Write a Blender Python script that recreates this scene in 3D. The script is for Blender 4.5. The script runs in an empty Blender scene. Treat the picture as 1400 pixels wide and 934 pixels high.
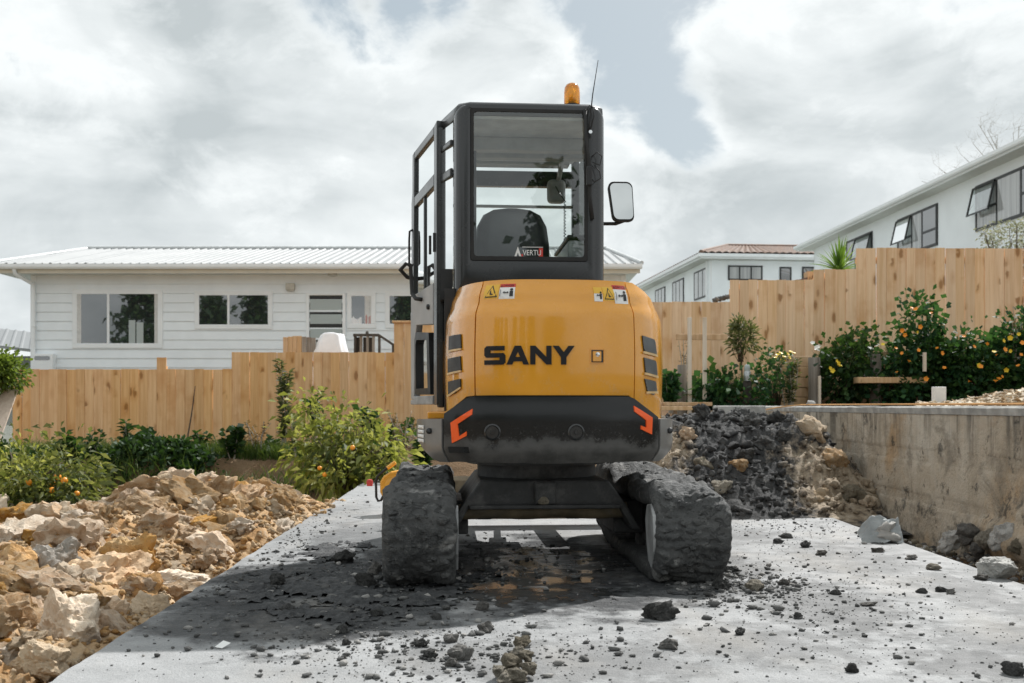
import bpy, bmesh, math, random
import numpy as np
from mathutils import Vector, Matrix, noise
random.seed(7); rng = np.random.default_rng(7)
R = math.radians
SC = bpy.context.scene
COL = SC.collection
# ------------------------------------------------------------------ camera, light, exposure
F = 1361.0; EYE = 0.86; HX, HY = 700.0, 555.0          # 35 mm lens on a 1400 px wide frame, level camera, horizon row 555
cd = bpy.data.cameras.new('camera'); cam = bpy.data.objects.new('camera', cd); COL.objects.link(cam)
cam.location = (0, 0, EYE); cam.rotation_euler = (R(90), 0, 0)
cd.lens = 35; cd.sensor_width = 36; cd.shift_y = (555 - 467) / 1400; cd.clip_start = 0.05; cd.clip_end = 3000
cd.dof.use_dof = True; cd.dof.focus_distance = 5.0; cd.dof.aperture_fstop = 5.0
SC.camera = cam
SUN_DIR = Vector((0.50, 0.77, 1.0)).normalized()       # towards the sun: behind the digger, high on the right
sd = bpy.data.lights.new('sun', 'SUN'); sun = bpy.data.objects.new('sun', sd); COL.objects.link(sun)
sd.energy = 4.6; sd.angle = R(0.6); sd.color = (1.0, 0.98, 0.955)
sun.rotation_euler = SUN_DIR.to_track_quat('Z', 'Y').to_euler(); sun.location = (8, 10, 14)
W = bpy.data.worlds.new('World'); SC.world = W; W.use_nodes = True
def build_world():
    nt = W.node_tree; N = nt.nodes; L = nt.links; N.clear()
    out = N.new('ShaderNodeOutputWorld'); sky = N.new('ShaderNodeTexSky'); sky.sky_type = 'NISHITA'; sky.sun_disc = False
    sky.sun_elevation = math.asin(SUN_DIR.z); sky.sun_rotation = math.atan2(SUN_DIR.x, SUN_DIR.y)
    sky.air_density = 1.0; sky.dust_density = 2.5; sky.ozone_density = 1.0
    def mth(op, a, b=None, c=None, clamp=False):
        n = N.new('ShaderNodeMath'); n.operation = op; n.use_clamp = clamp
        for i, x in enumerate((a, b, c)):
            if x is None: continue
            if isinstance(x, (int, float)): n.inputs[i].default_value = x
            else: L.new(x, n.inputs[i])
        return n.outputs[0]
    tc = N.new('ShaderNodeTexCoord'); sp = N.new('ShaderNodeSeparateXYZ'); L.new(tc.outputs['Generated'], sp.inputs[0])
    dx, dy, dz = sp.outputs
    def noise_(scale, det, rough, off=(0, 0, 0), sz=1.9, dist=0.0):
        mp = N.new('ShaderNodeMapping'); mp.inputs['Scale'].default_value = (1, 1, sz); mp.inputs['Location'].default_value = off
        L.new(tc.outputs['Generated'], mp.inputs[0])
        n = N.new('ShaderNodeTexNoise'); n.inputs['Scale'].default_value = scale; n.inputs['Detail'].default_value = det
        n.inputs['Roughness'].default_value = rough; n.inputs['Distortion'].default_value = dist
        L.new(mp.outputs[0], n.inputs['Vector']); return n.outputs['Fac']
    big = noise_(2.6, 10, 0.60, (3.1, 0.4, 1.7), 1.9, 0.5)
    fine = noise_(8.0, 11, 0.62, (0.3, 2.2, 0.7), 1.6, 0.35)
    # breaks in the cloud: directions where blue shows (direction space, smooth blobs broken up by the noise)
    def blob(px, py, r):
        d = Vector(((px - HX) / F, 1, (HY - py) / F)).normalized()
        vs = N.new('ShaderNodeVectorMath'); vs.operation = 'DISTANCE'; vs.inputs[1].default_value = d
        nn = N.new('ShaderNodeVectorMath'); nn.operation = 'NORMALIZE'; L.new(tc.outputs['Generated'], nn.inputs[0])
        L.new(nn.outputs[0], vs.inputs[0])
        return mth('SUBTRACT', 1.0, mth('DIVIDE', vs.outputs['Value'], r), clamp=True)
    gap = None
    for (px, py, r) in ((800, -10, .085), (850, 45, .095), (885, 100, .085), (915, 150, .07), (940, 185, .045), (880, -60, .13), (545, 5, .060), (610, -15, .05), (445, -15, .080), (980, -260, .25), (1700, -200, .25), (-320, -250, .25)):
        b = blob(px, py, r); gap = b if gap is None else mth('MAXIMUM', gap, b)
    gap = mth('ADD', mth('MULTIPLY', gap, 1.15), 0.02)
    puff = mth('ADD', mth('MULTIPLY', fine, 2.4), mth('MULTIPLY', noise_(22.0, 8, 0.6, (1.3, 5.2, 0.7), 1.4, 0.2), 0.7))
    dens = mth('SUBTRACT', mth('ADD', puff, mth('MULTIPLY', big, 0.4)), gap)
    rp = N.new('ShaderNodeMapRange'); rp.interpolation_type = 'SMOOTHSTEP'
    rp.inputs['From Min'].default_value = 0.80; rp.inputs['From Max'].default_value = 1.40
    L.new(dens, rp.inputs['Value']); mask = rp.outputs[0]
    # cloud brightness: white billows and rims, grey bellies
    soft = noise_(4.2, 7, 0.50, (7.7, 1.1, 4.2), 2.0, 0.9)
    tone = mth('ADD', mth('MULTIPLY', big, 0.55), mth('ADD', mth('MULTIPLY', soft, 0.75), mth('MULTIPLY', fine, 0.18)))
    edge = mth('MULTIPLY', mth('SUBTRACT', 1.0, mth('MULTIPLY', mth('SUBTRACT', dens, 0.95), 1.3, clamp=True), clamp=True), 0.22)
    tone = mth('SUBTRACT', tone, edge)
    cr = N.new('ShaderNodeValToRGB'); el = cr.color_ramp.elements
    el[0].position = 0.58; el[0].color = (0.83, 0.865, 0.87, 1); el[1].position = 0.92; el[1].color = (0.47, 0.515, 0.53, 1)
    e = cr.color_ramp.elements.new(0.74); e.color = (0.68, 0.72, 0.73, 1)
    L.new(tone, cr.inputs[0])
    bs = N.new('ShaderNodeBackground'); bc = N.new('ShaderNodeBackground'); hz = N.new('ShaderNodeBackground')
    L.new(sky.outputs[0], bs.inputs[0]); bs.inputs[1].default_value = 0.10
    hz.inputs[0].default_value = (0.57, 0.665, 0.69, 1); hz.inputs[1].default_value = 0.72     # thin veil of high cloud in the breaks
    m0 = N.new('ShaderNodeMixShader'); m0.inputs[0].default_value = 0.72; L.new(bs.outputs[0], m0.inputs[1]); L.new(hz.outputs[0], m0.inputs[2])
    L.new(cr.outputs[0], bc.inputs[0]); bc.inputs[1].default_value = CLOUD
    mx = N.new('ShaderNodeMixShader'); L.new(mask, mx.inputs[0]); L.new(m0.outputs[0], mx.inputs[1]); L.new(bc.outputs[0], mx.inputs[2])
    L.new(mx.outputs[0], out.inputs[0])
CLOUD = 0.99
build_world()
SC.view_settings.view_transform = 'Standard'; SC.view_settings.look = 'None'; SC.view_settings.exposure = 0.26; SC.view_settings.gamma = 1
SC.render.engine = 'CYCLES'
try:
    SC.cycles.use_denoising = True; SC.cycles.max_bounces = 8; SC.cycles.transparent_max_bounces = 16
except Exception: pass

# ------------------------------------------------------------------ helpers
def P(px, py, d):                                       # the point at depth d seen in the photograph at (px, py)
    return Vector(((px - HX) * d / F, d, EYE + (HY - py) * d / F))
ORG = {}
def tag(o, label=None, cat=None, group=None, kind=None):
    if label: o['label'] = label
    if cat: o['category'] = cat
    if group: o['group'] = group
    if kind: o['kind'] = kind
    return o
def thing(name, label, cat, loc=(0, 0, 0), rotz=0.0, group=None, local=False):
    o = bpy.data.objects.new(name, None); COL.objects.link(o); o.location = loc; o.rotation_euler = (0, 0, rotz)
    o.empty_display_size = 0.1
    ORG[o] = Vector((0, 0, 0)) if (local or rotz) else Vector(loc)
    return tag(o, label, cat, group)
def link(name, me, parent=None):
    o = bpy.data.objects.new(name, me); COL.objects.link(o)
    if parent is not None: o.parent = parent; ORG[o] = ORG.get(parent, Vector((0, 0, 0)))
    return o
class MB:
    def __init__(s): s.v = []; s.f = []; s.m = []
    def add(s, vs, fs, M=None, mi=0):
        k = len(s.v)
        for p in vs:
            p = Vector(p)
            s.v.append(M @ p if M is not None else p)
        for f in fs: s.f.append([i + k for i in f]); s.m.append(mi)
        return s
    def box(s, x0, x1, y0, y1, z0, z1, M=None, mi=0):
        vs = [(x, y, z) for z in (z0, z1) for (x, y) in ((x0, y0), (x1, y0), (x1, y1), (x0, y1))]
        return s.add(vs, [(3, 2, 1, 0), (4, 5, 6, 7), (0, 1, 5, 4), (1, 2, 6, 5), (2, 3, 7, 6), (3, 0, 4, 7)], M, mi)
    def prism(s, pts, a, b, ax='z', M=None, mi=0):       # polygon extruded along an axis from a to b
        n = len(pts)
        def q(p, t): return (p[0], p[1], t) if ax == 'z' else ((p[0], t, p[1]) if ax == 'y' else (t, p[0], p[1]))
        vs = [q(p, a) for p in pts] + [q(p, b) for p in pts]
        fs = [list(range(n))[::-1], list(range(n, 2 * n))] + [(i, (i + 1) % n, n + (i + 1) % n, n + i) for i in range(n)]
        return s.add(vs, fs, M, mi)
    def rings(s, rs, cap0=True, cap1=True, closed=True, M=None, mi=0):
        n = len(rs[0]); vs = [p for r in rs for p in r]; fs = []
        for i in range(len(rs) - 1):
            for j in range(n if closed else n - 1):
                a = i * n + j; b = i * n + (j + 1) % n; fs.append((a, b, b + n, a + n))
        if cap0: fs.append(list(range(n))[::-1])
        if cap1: fs.append([(len(rs) - 1) * n + j for j in range(n)])
        return s.add(vs, fs, M, mi)
    def tube(s, path, r, seg=8, M=None, mi=0, cap=True):
        path = [Vector(p) for p in path]; rr = r if isinstance(r, (list, tuple)) else [r] * len(path); rs = []
        up = None
        for i, p in enumerate(path):
            t = (path[min(i + 1, len(path) - 1)] - path[max(i - 1, 0)]).normalized()
            if up is None: up = Vector((0, 0, 1)) if abs(t.z) < .9 else Vector((1, 0, 0))
            a = t.cross(up).normalized(); up = a.cross(t).normalized()
            rs.append([p + (a * math.cos(2 * math.pi * k / seg) + up * math.sin(2 * math.pi * k / seg)) * rr[i] for k in range(seg)])
        return s.rings(rs, cap, cap, True, M, mi)
    def lathe(s, prof, c=(0, 0, 0), seg=24, ax='z', M=None, mi=0):   # prof: (radius, height)
        c = Vector(c); rs = []
        for (r, h) in prof:
            ring = []
            for k in range(seg):
                ca, sa = math.cos(2 * math.pi * k / seg) * r, math.sin(2 * math.pi * k / seg) * r
                ring.append(c + (Vector((ca, sa, h)) if ax == 'z' else (Vector((sa, h, ca)) if ax == 'y' else Vector((h, ca, sa)))))
            rs.append(ring)
        return s.rings(rs, True, True, True, M, mi)
    def build(s, name, mat, parent=None, smooth=False, bevel=0, seg=2, mesh=False, normals=True):
        off = ORG.get(parent, Vector((0, 0, 0))) if parent is not None else Vector((0, 0, 0))
        me = bpy.data.meshes.new(name)
        me.from_pydata([tuple(p - off) for p in s.v], [], s.f)
        mats = mat if isinstance(mat, (list, tuple)) else [mat]
        for m in mats: me.materials.append(m)
        if len(mats) > 1: me.polygons.foreach_set('material_index', s.m)
        if normals:
            bm = bmesh.new(); bm.from_mesh(me); bmesh.ops.recalc_face_normals(bm, faces=bm.faces); bm.to_mesh(me); bm.free()
        if smooth is True: me.polygons.foreach_set('use_smooth', [True] * len(me.polygons))
        elif smooth: me.polygons.foreach_set('use_smooth', [True] * len(me.polygons)); me.set_sharp_from_angle(angle=R(smooth))
        me.update()
        if mesh: return me
        o = link(name, me, parent)
        if bevel:
            b = o.modifiers.new('bevel', 'BEVEL'); b.width = bevel; b.segments = seg; b.limit_method = 'ANGLE'; b.angle_limit = R(35)
        return o
def np_mesh(name, V, Fq, mat, attr=None, smooth=False):
    """V (n,3), Fq (m,k) all the same k"""
    me = bpy.data.meshes.new(name); V = np.asarray(V, np.float32); Fq = np.asarray(Fq, np.int32); m, k = Fq.shape
    me.vertices.add(len(V)); me.vertices.foreach_set('co', V.ravel())
    me.loops.add(m * k); me.loops.foreach_set('vertex_index', Fq.ravel())
    me.polygons.add(m); me.polygons.foreach_set('loop_start', np.arange(m, dtype=np.int32) * k)
    me.update(calc_edges=True)
    if attr is not None:
        a = me.attributes.new('rnd', 'FLOAT', 'FACE'); a.data.foreach_set('value', np.asarray(attr, np.float32))
    if smooth: me.polygons.foreach_set('use_smooth', np.ones(m, bool))
    for mm in (mat if isinstance(mat, (list, tuple)) else [mat]): me.materials.append(mm)
    return me
def copy_tree(o, parent=None):
    c = o.copy(); COL.objects.link(c)
    if parent is not None: c.parent = parent
    for ch in list(o.children): copy_tree(ch, c)
    return c
def fbm(x, y, z, sc=1.0, oc=4, rough=0.5):
    v = 0; a = 1; t = 0
    for i in range(oc):
        v += a * noise.noise((x * sc, y * sc, z * sc)); t += a; a *= rough; sc *= 2.03
    return v / t
def smooth01(a, b, x):
    t = min(1, max(0, (x - a) / (b - a))); return t * t * (3 - 2 * t)
# ------------------------------------------------------------------ materials
class K:
    def __init__(s, name):
        s.m = bpy.data.materials.new(name); s.m.use_nodes = True; s.t = s.m.node_tree; s.N = s.t.nodes; s.L = s.t.links
        s.b = s.N['Principled BSDF']; s._tc = None
    def put(s, sock, v):
        if isinstance(v, (int, float)):
            if hasattr(sock.default_value, '__len__'): sock.default_value = (v, v, v, 1) if len(sock.default_value) == 4 else (v, v, v)
            else: sock.default_value = v
        elif isinstance(v, (tuple, list)):
            sock.default_value = tuple(v) + ((1,) if len(sock.default_value) == 4 and len(v) == 3 else ())
        else: s.L.new(v, sock)
    def set(s, **kw):
        nm = dict(col='Base Color', rough='Roughness', metal='Metallic', spec='Specular IOR Level', coat='Coat Weight', coatr='Coat Roughness', nrm='Normal', alpha='Alpha', trans='Transmission Weight', ior='IOR', emc='Emission Color', ems='Emission Strength', sheen='Sheen Weight')
        for k, v in kw.items(): s.put(s.b.inputs[nm[k]], v)
        return s
    def co(s, kind='Object', scale=(1, 1, 1), loc=(0, 0, 0), rnd=False, rot=(0, 0, 0)):
        if kind == 'Position': o = s.N.new('ShaderNodeNewGeometry').outputs['Position']
        else: o = s.N.new('ShaderNodeTexCoord').outputs[kind]
        if rnd:
            oi = s.N.new('ShaderNodeObjectInfo'); vm = s.N.new('ShaderNodeVectorMath'); vm.operation = 'MULTIPLY_ADD'
            s.L.new(oi.outputs['Random'], vm.inputs[0]); vm.inputs[1].default_value = (37, 53, 71); s.L.new(o, vm.inputs[2]); o = vm.outputs[0]
        mp = s.N.new('ShaderNodeMapping'); s.L.new(o, mp.inputs[0]); mp.inputs['Scale'].default_value = scale; mp.inputs['Location'].default_value = loc; mp.inputs['Rotation'].default_value = rot
        return mp.outputs[0]
    def rnd(s): return s.N.new('ShaderNodeObjectInfo').outputs['Random']
    def attr(s, n='rnd'): a = s.N.new('ShaderNodeAttribute'); a.attribute_name = n; return a.outputs['Fac']
    def noise(s, vec, scale, det=6, rough=.55, dist=0): 
        n = s.N.new('ShaderNodeTexNoise'); s.put(n.inputs['Vector'], vec); n.inputs['Scale'].default_value = scale
        n.inputs['Detail'].default_value = det; n.inputs['Roughness'].default_value = rough; n.inputs['Distortion'].default_value = dist
        return n.outputs['Fac']
    def vor(s, vec, scale, feat='F1', out='Distance', rand=1):
        n = s.N.new('ShaderNodeTexVoronoi'); n.feature = feat; s.put(n.inputs['Vector'], vec); n.inputs['Scale'].default_value = scale
        n.inputs['Randomness'].default_value = rand; return n.outputs[out]
    def ramp(s, f, *st, interp='LINEAR'):
        n = s.N.new('ShaderNodeValToRGB'); s.put(n.inputs[0], f); cr = n.color_ramp; cr.interpolation = interp
        while len(cr.elements) < len(st): cr.elements.new(0.5)
        for e, (p, c) in zip(cr.elements, st):
            e.position = p; e.color = (c, c, c, 1) if isinstance(c, (int, float)) else tuple(c) + (1,)
        return n.outputs[0]
    def mix(s, f, a, b, mode='MIX'):
        n = s.N.new('ShaderNodeMix'); n.data_type = 'RGBA'; n.blend_type = mode; s.put(n.inputs[0], f); s.put(n.inputs[6], a); s.put(n.inputs[7], b); return n.outputs[2]
    def math(s, op, a, b=0.0, clamp=False):
        n = s.N.new('ShaderNodeMath'); n.operation = op; n.use_clamp = clamp; s.put(n.inputs[0], a); s.put(n.inputs[1], b); return n.outputs[0]
    def mr(s, v, a, b, c=0.0, d=1.0):
        n = s.N.new('ShaderNodeMapRange'); n.interpolation_type = 'SMOOTHSTEP'; s.put(n.inputs['Value'], v)
        for k, x in (('From Min', a), ('From Max', b), ('To Min', c), ('To Max', d)): n.inputs[k].default_value = x
        return n.outputs[0]
    def bump(s, h, strength=.5, dist=.02, base=None):
        n = s.N.new('ShaderNodeBump'); s.put(n.inputs['Height'], h); n.inputs['Strength'].default_value = strength; n.inputs['Distance'].default_value = dist
        if base is not None: s.L.new(base, n.inputs['Normal'])
        return n.outputs[0]
    def ell(s, cx, cy, rx, ry, vec=None):                 # 1 inside an ellipse on the ground, falling to 0 at its rim (world x, y)
        p = vec if vec is not None else s.N.new('ShaderNodeNewGeometry').outputs['Position']
        mp = s.N.new('ShaderNodeMapping'); s.L.new(p, mp.inputs[0]); mp.inputs['Location'].default_value = (-cx / rx, -cy / ry, 0); mp.inputs['Scale'].default_value = (1 / rx, 1 / ry, 0)
        vm = s.N.new('ShaderNodeVectorMath'); vm.operation = 'LENGTH'; s.L.new(mp.outputs[0], vm.inputs[0])
        return s.math('SUBTRACT', 1.0, vm.outputs['Value'])
MT = {}
def simple(name, col, rough=.6, metal=0, spec=.5, coat=0, var=.12, scale=9, bump=.0, dirt=None, dirtamt=.0, coatr=.05):
    k = K(name); v = k.co('Object'); n = k.noise(v, scale, 6)
    c = k.mix(k.mr(n, .35, .7), [x * (1 - var) for x in col], [min(1, x * (1 + var)) for x in col])
    rg = k.mr(n, .3, .75, max(0, rough - .08), min(1, rough + .1))
    if dirt:
        dn = k.noise(v, scale * .45, 9, .68); f = k.mr(dn, .62 - dirtamt, .80 - dirtamt * .5)
        c = k.mix(f, c, dirt); rg = k.math('MAXIMUM', rg, k.math('MULTIPLY', f, .75))
    k.set(col=c, rough=rg, metal=metal, spec=spec, coat=coat, coatr=coatr)
    if bump: k.set(nrm=k.bump(k.noise(v, scale * 6, 5, .6), bump, .004))
    MT[name] = k.m; return k.m
def materials():
    # --- concrete driveway
    k = K('concrete_slab'); p = k.co('Position')
    n1 = k.noise(p, 1.1, 8, .6); n2 = k.noise(p, 7, 8, .62); n3 = k.noise(p, 60, 4, .6); n4 = k.noise(p, 160, 3, .6)
    c = k.mix(k.mr(n1, .3, .7), (.262, .269, .272), (.35, .355, .357)); c = k.mix(k.mr(n2, .35, .75, 0, .5), c, (.21, .213, .213))
    c = k.mix(k.math('MULTIPLY', k.mr(n3, .58, .70), .5), c, (.13, .13, .13)); c = k.mix(k.math('MULTIPLY', k.mr(n4, .58, .66), .45), c, (.12, .12, .12)); c = k.mix(k.math('MULTIPLY', k.mr(k.noise(p, 120, 2, .5), .60, .68), .4), c, (.50, .50, .49))
    def patch(e, a, b, amp=.9, nz=None): return k.mr(k.math('ADD', e, k.math('MULTIPLY', k.math('SUBTRACT', nz if nz is not None else n2, .5), amp)), a, b)
    nm = k.noise(p, 2.6, 10, .68); nm2 = k.noise(p, 9, 10, .7)
    mask = None
    for (x, y, rx, ry, w) in ((-.85, 4.7, .70, 1.2, 1), (-.80, 4.4, .75, .75, .9), (.5, 4.65, .6, .30, .8), (-.55, 5.2, .5, 1.0, 1), (.25, 5.3, .75, 1.4, 1), (-.65, 4.05, .6, .40, .7), (-1.1, 3.95, .4, .40, .8), (-1.0, 6.6, .35, 1.0, .5)):
        e = k.math('MULTIPLY', patch(k.ell(x, y, rx, ry), -.06, .30, 2.0, nm), w); mask = e if mask is None else k.math('MAXIMUM', mask, e)
    spots = k.mr(nm2, .38, .62)
    mud = k.math('MULTIPLY', mask, k.mr(nm2, .28, .56, .55, 1.0))
    c = k.mix(mud, c, k.mix(k.mr(n2, .3, .7), (.016, .0175, .019), (.050, .053, .056)))
    # lighter dried smears of mud on the rest of the slab
    sm = None
    for (x, y, rx, ry, w) in ((1.35, 4.3, .5, 1.0, .75), (1.15, 5.3, .35, .8, .8), (.25, 3.35, .6, .45, .6), (1.9, 5.6, .5, 1.2, .5), (1.9, 3.6, .6, .5, .6), (-.1, 3.4, .5, .4, .6), (-1.4, 7.5, .4, 2.5, .4), (.9, 3.6, .5, .5, .6), (1.6, 3.3, .5, .35, .7), (2.1, 4.6, .3, 1.0, .55), (1.55, 6.6, .4, .6, .55)):
        e = k.math('MULTIPLY', patch(k.ell(x, y, rx, ry), .12, .62, 2.6, nm2), w); sm = e if sm is None else k.math('MAXIMUM', sm, e)
    c = k.mix(k.math('MULTIPLY', sm, .85), c, (.09, .09, .089))
    far = k.mr(k.noise(k.co('Position', (1.6, .7, 1)), 1.2, 6, .6), .5, .68, 0, .35)
    c = k.mix(far, c, (.33, .31, .28))
    wet = k.math('MULTIPLY', patch(k.ell(.12, 5.1, .7, 1.3), .2, .6, 1.2, nm), 1.0)
    rg = k.math('SUBTRACT', k.mr(n2, .3, .7, .62, .92), k.math('MULTIPLY', wet, .42))
    h = k.math('ADD', k.math('MULTIPLY', n3, .5), k.math('ADD', k.math('MULTIPLY', n4, .35), k.math('MULTIPLY', nm2, k.math('ADD', .5, k.math('MULTIPLY', mud, 2.2)))))
    k.set(col=c, rough=rg, spec=.35, nrm=k.bump(h, .75, .014)); MT['slab'] = k.m
    # --- puddle
    k = K('puddle_water'); p = k.co('Position'); n = k.noise(p, 5, 6); nb = k.noise(k.co('Position', (1, .35, 1)), 14, 3)
    k.set(col=k.mix(k.mr(n, .4, .7), (.028, .030, .030), (.055, .057, .056)), rough=k.mr(n, .40, .62, .10, .5), spec=.35, nrm=k.bump(nb, .12, .01)); MT['puddle'] = k.m
    # --- clay, rubble, mud
    def clay(name, a, b, c_, dark, pale, s=1.0, palefac=.5):
        k = K(name); v = k.co('Object', rnd=True); p = k.co('Position')
        n1 = k.noise(v, 3.2 * s, 8, .62, .4); n2 = k.noise(v, 14 * s, 8, .65); n3 = k.noise(v, 55 * s, 4, .65)
        c = k.ramp(n1, (.30, a), (.48, b), (.68, c_)); r = k.rnd()
        c = k.mix(k.mr(n2, .52, .72, 0, palefac), c, pale)
        c = k.mix(k.mr(k.noise(v, 5.5 * s, 9, .7), .57, .70), c, dark)
        c = k.mix(k.math('MULTIPLY', k.mr(n3, .55, .75), .5), c, [x * .55 for x in b])
        hsv = k.N.new('ShaderNodeHueSaturation'); k.put(hsv.inputs['Color'], c); k.put(hsv.inputs['Value'], k.mr(r, 0, 1, .75, 1.25)); k.put(hsv.inputs['Saturation'], k.mr(r, 0, 1, 1.15, .75))
        h = k.math('ADD', k.math('MULTIPLY', n2, 1.0), k.math('MULTIPLY', n3, .5))
        k.set(col=hsv.outputs[0], rough=.95, spec=.15, nrm=k.bump(h, .9, .02)); MT[name] = k.m
    clay('clay', (.36, .20, .08), (.49, .335, .195), (.58, .45, .31), (.16, .13, .10), (.55, .47, .37))
    clay('clay_orange', (.50, .255, .08), (.55, .33, .14), (.58, .42, .25), (.24, .14, .085), (.56, .47, .36), 1.0, .5)
    clay('clay_grey', (.36, .33, .29), (.44, .41, .37), (.50, .48, .44), (.06, .06, .058), (.52, .50, .47), .8)
    clay('clay_pale', (.52, .375, .24), (.61, .48, .34), (.66, .55, .42), (.27, .21, .16), (.63, .56, .46))
    clay('rubble_mix', (.40, .205, .075), (.51, .34, .19), (.58, .46, .32), (.12, .10, .085), (.53, .46, .37), 1.0, .7)
    clay('mud_clod', (.055, .055, .053), (.10, .10, .097), (.17, .168, .16), (.035, .035, .034), (.24, .235, .225), 1.6, .35)
    clay('dry_clod', (.16, .155, .145), (.26, .25, .235), (.36, .345, .32), (.08, .08, .075), (.42, .40, .37), 1.6, .4)
    clay('tan_clod', (.20, .17, .125), (.30, .265, .205), (.38, .34, .27), (.09, .085, .07), (.45, .41, .34), 1.8, .4)
    k = K('heap_mud'); p = k.co('Position'); n1 = k.noise(p, 1.9, 8, .62, .5); n2 = k.noise(p, 11, 8, .66); n3 = k.noise(p, 45, 5, .65)
    c = k.ramp(n2, (.30, (.035, .035, .036)), (.52, (.075, .075, .075)), (.72, (.15, .148, .145)))
    tan = k.ramp(n2, (.3, (.16, .12, .08)), (.5, (.36, .29, .21)), (.7, (.50, .43, .34)))
    e = k.math('MAXIMUM', k.math('MAXIMUM', k.ell(1.25, 8.35, .36, .5), k.ell(2.70, 8.05, .62, .62)), k.ell(1.1, 7.9, .3, .35))
    f = k.mr(k.math('ADD', e, k.math('ADD', k.math('MULTIPLY', k.math('SUBTRACT', n1, .5), 2.6), k.math('MULTIPLY', k.math('SUBTRACT', n2, .5), 1.8))), .10, .80)
    c = k.mix(f, c, tan); c = k.mix(k.mr(n3, .55, .75, 0, .5), c, (.05, .05, .05))
    k.set(col=c, rough=.88, spec=.25, nrm=k.bump(k.math('ADD', n2, k.math('MULTIPLY', n3, .6)), 1.0, .035)); MT['heap'] = k.m
    # --- mud caked on the tracks
    k = K('track_mud'); v = k.co('Object'); n1 = k.noise(v, 4, 8, .62, .5); n2 = k.noise(v, 22, 9, .70); n3 = k.noise(v, 90, 4, .6)
    c = k.ramp(n1, (.28, (.050, .052, .053)), (.5, (.092, .094, .093)), (.70, (.155, .155, .15)))
    c = k.mix(k.mr(k.noise(v, 6.5, 4, .55), .60, .68, 0, .7), c, (.34, .335, .32)); c = k.mix(k.mr(n2, .54, .68, 0, .65), c, (.22, .22, .212))
    crack = k.mr(k.noise(k.co('Object', (1, 1.7, 1.7)), 13, 5, .6, 1.6), .385, .425)
    c = k.mix(crack, k.mix(.45, c, (.02, .02, .02)), c)
    h = k.math('ADD', k.math('MULTIPLY', n2, 1.1), k.math('ADD', k.math('MULTIPLY', n3, .35), k.math('MULTIPLY', crack, .3)))
    k.set(col=c, rough=k.mr(n1, .3, .7, .62, .92), spec=.35, nrm=k.bump(h, .85, .03)); MT['track_mud'] = k.m
    k = K('mud_film'); p = k.co('Position'); n1 = k.noise(p, 3, 8, .65); n2 = k.noise(p, 22, 8, .68); n3 = k.noise(p, 90, 3, .6)
    c = k.ramp(n2, (.3, (.020, .021, .022)), (.52, (.042, .044, .046)), (.72, (.095, .097, .098))); c = k.mix(k.mr(n1, .52, .68, 0, .45), c, (.14, .142, .142))
    k.set(col=c, rough=k.mr(n1, .3, .65, .55, .9), spec=.35, nrm=k.bump(k.math('ADD', n2, k.math('MULTIPLY', n3, .5)), .9, .02)); MT['film'] = k.m
    # --- soil
    k = K('soil'); p = k.co('Position'); n1 = k.noise(p, .9, 8, .6); n2 = k.noise(p, 8, 8, .66); n3 = k.noise(p, 40, 4, .6)
    c = k.ramp(n1, (.3, (.12, .075, .04)), (.5, (.20, .13, .075)), (.7, (.27, .19, .12))); c = k.mix(k.mr(n2, .5, .75, 0, .6), c, (.10, .07, .045))
    sy = k.N.new('ShaderNodeSeparateXYZ'); k.L.new(k.N.new('ShaderNodeNewGeometry').outputs['Position'], sy.inputs[0])
    yard_bounce = k.mr(k.math('ADD', sy.outputs[1], k.math('MULTIPLY', n1, .6)), 16.4, 16.9); c = k.mix(yard_bounce, c, k.mix(n2, (.17, .18, .15), (.27, .28, .25)))     # unseen yard beyond the fences, greyed to cut brown bounce onto the houses
    k.set(col=c, rough=.95, spec=.15, nrm=k.bump(k.math('ADD', n2, k.math('MULTIPLY', n3, .5)), .9, .05)); MT['soil'] = k.m
    # --- old concrete retaining wall
    k = K('wall_concrete'); p = k.co('Position'); st = k.co('Position', (3, 3, .25)); n1 = k.noise(p, 1.6, 9, .64, .4); n2 = k.noise(p, 9, 8, .66); n3 = k.noise(st, 3.0, 7, .62); n4 = k.noise(p, 60, 4, .6)
    c = k.ramp(n1, (.28, (.32, .265, .195)), (.45, (.49, .42, .33)), (.62, (.58, .525, .44)), (.75, (.64, .61, .54)))
    c = k.mix(k.mr(k.noise(p, 1.25, 8, .6, .3), .50, .66, 0, .75), c, (.45, .29, .15))           # clay rubbed on
    sepz = k.N.new('ShaderNodeSeparateXYZ'); k.L.new(k.N.new('ShaderNodeNewGeometry').outputs['Position'], sepz.inputs[0])
    topm = k.mr(sepz.outputs[2], .35, .86); botm = k.mr(sepz.outputs[2], .30, .0)
    c = k.mix(k.math('MULTIPLY', k.mr(n3, .45, .66), k.math('MULTIPLY', topm, .85)), c, (.085, .078, .065))   # dark runs below the coping
    c = k.mix(k.math('MULTIPLY', k.mr(k.noise(p, 5, 9, .72), .55, .64), .8), c, (.06, .057, .05))   # black lichen
    c = k.mix(k.math('MULTIPLY', k.mr(n2, .45, .7), k.math('MULTIPLY', botm, .9)), c, (.10, .098, .09))
    c = k.mix(k.mr(n2, .62, .75, 0, .6), c, (.52, .50, .45)); c = k.mix(k.mr(k.noise(p, 3.2, 9, .7, .6), .50, .66, 0, .65), c, (.20, .175, .14))
    k.set(col=c, rough=.92, spec=.2, nrm=k.bump(k.math('ADD', k.math('MULTIPLY', n2, 1.6), k.math('MULTIPLY', n4, .5)), 1.0, .016)); MT['wall'] = k.m
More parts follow.
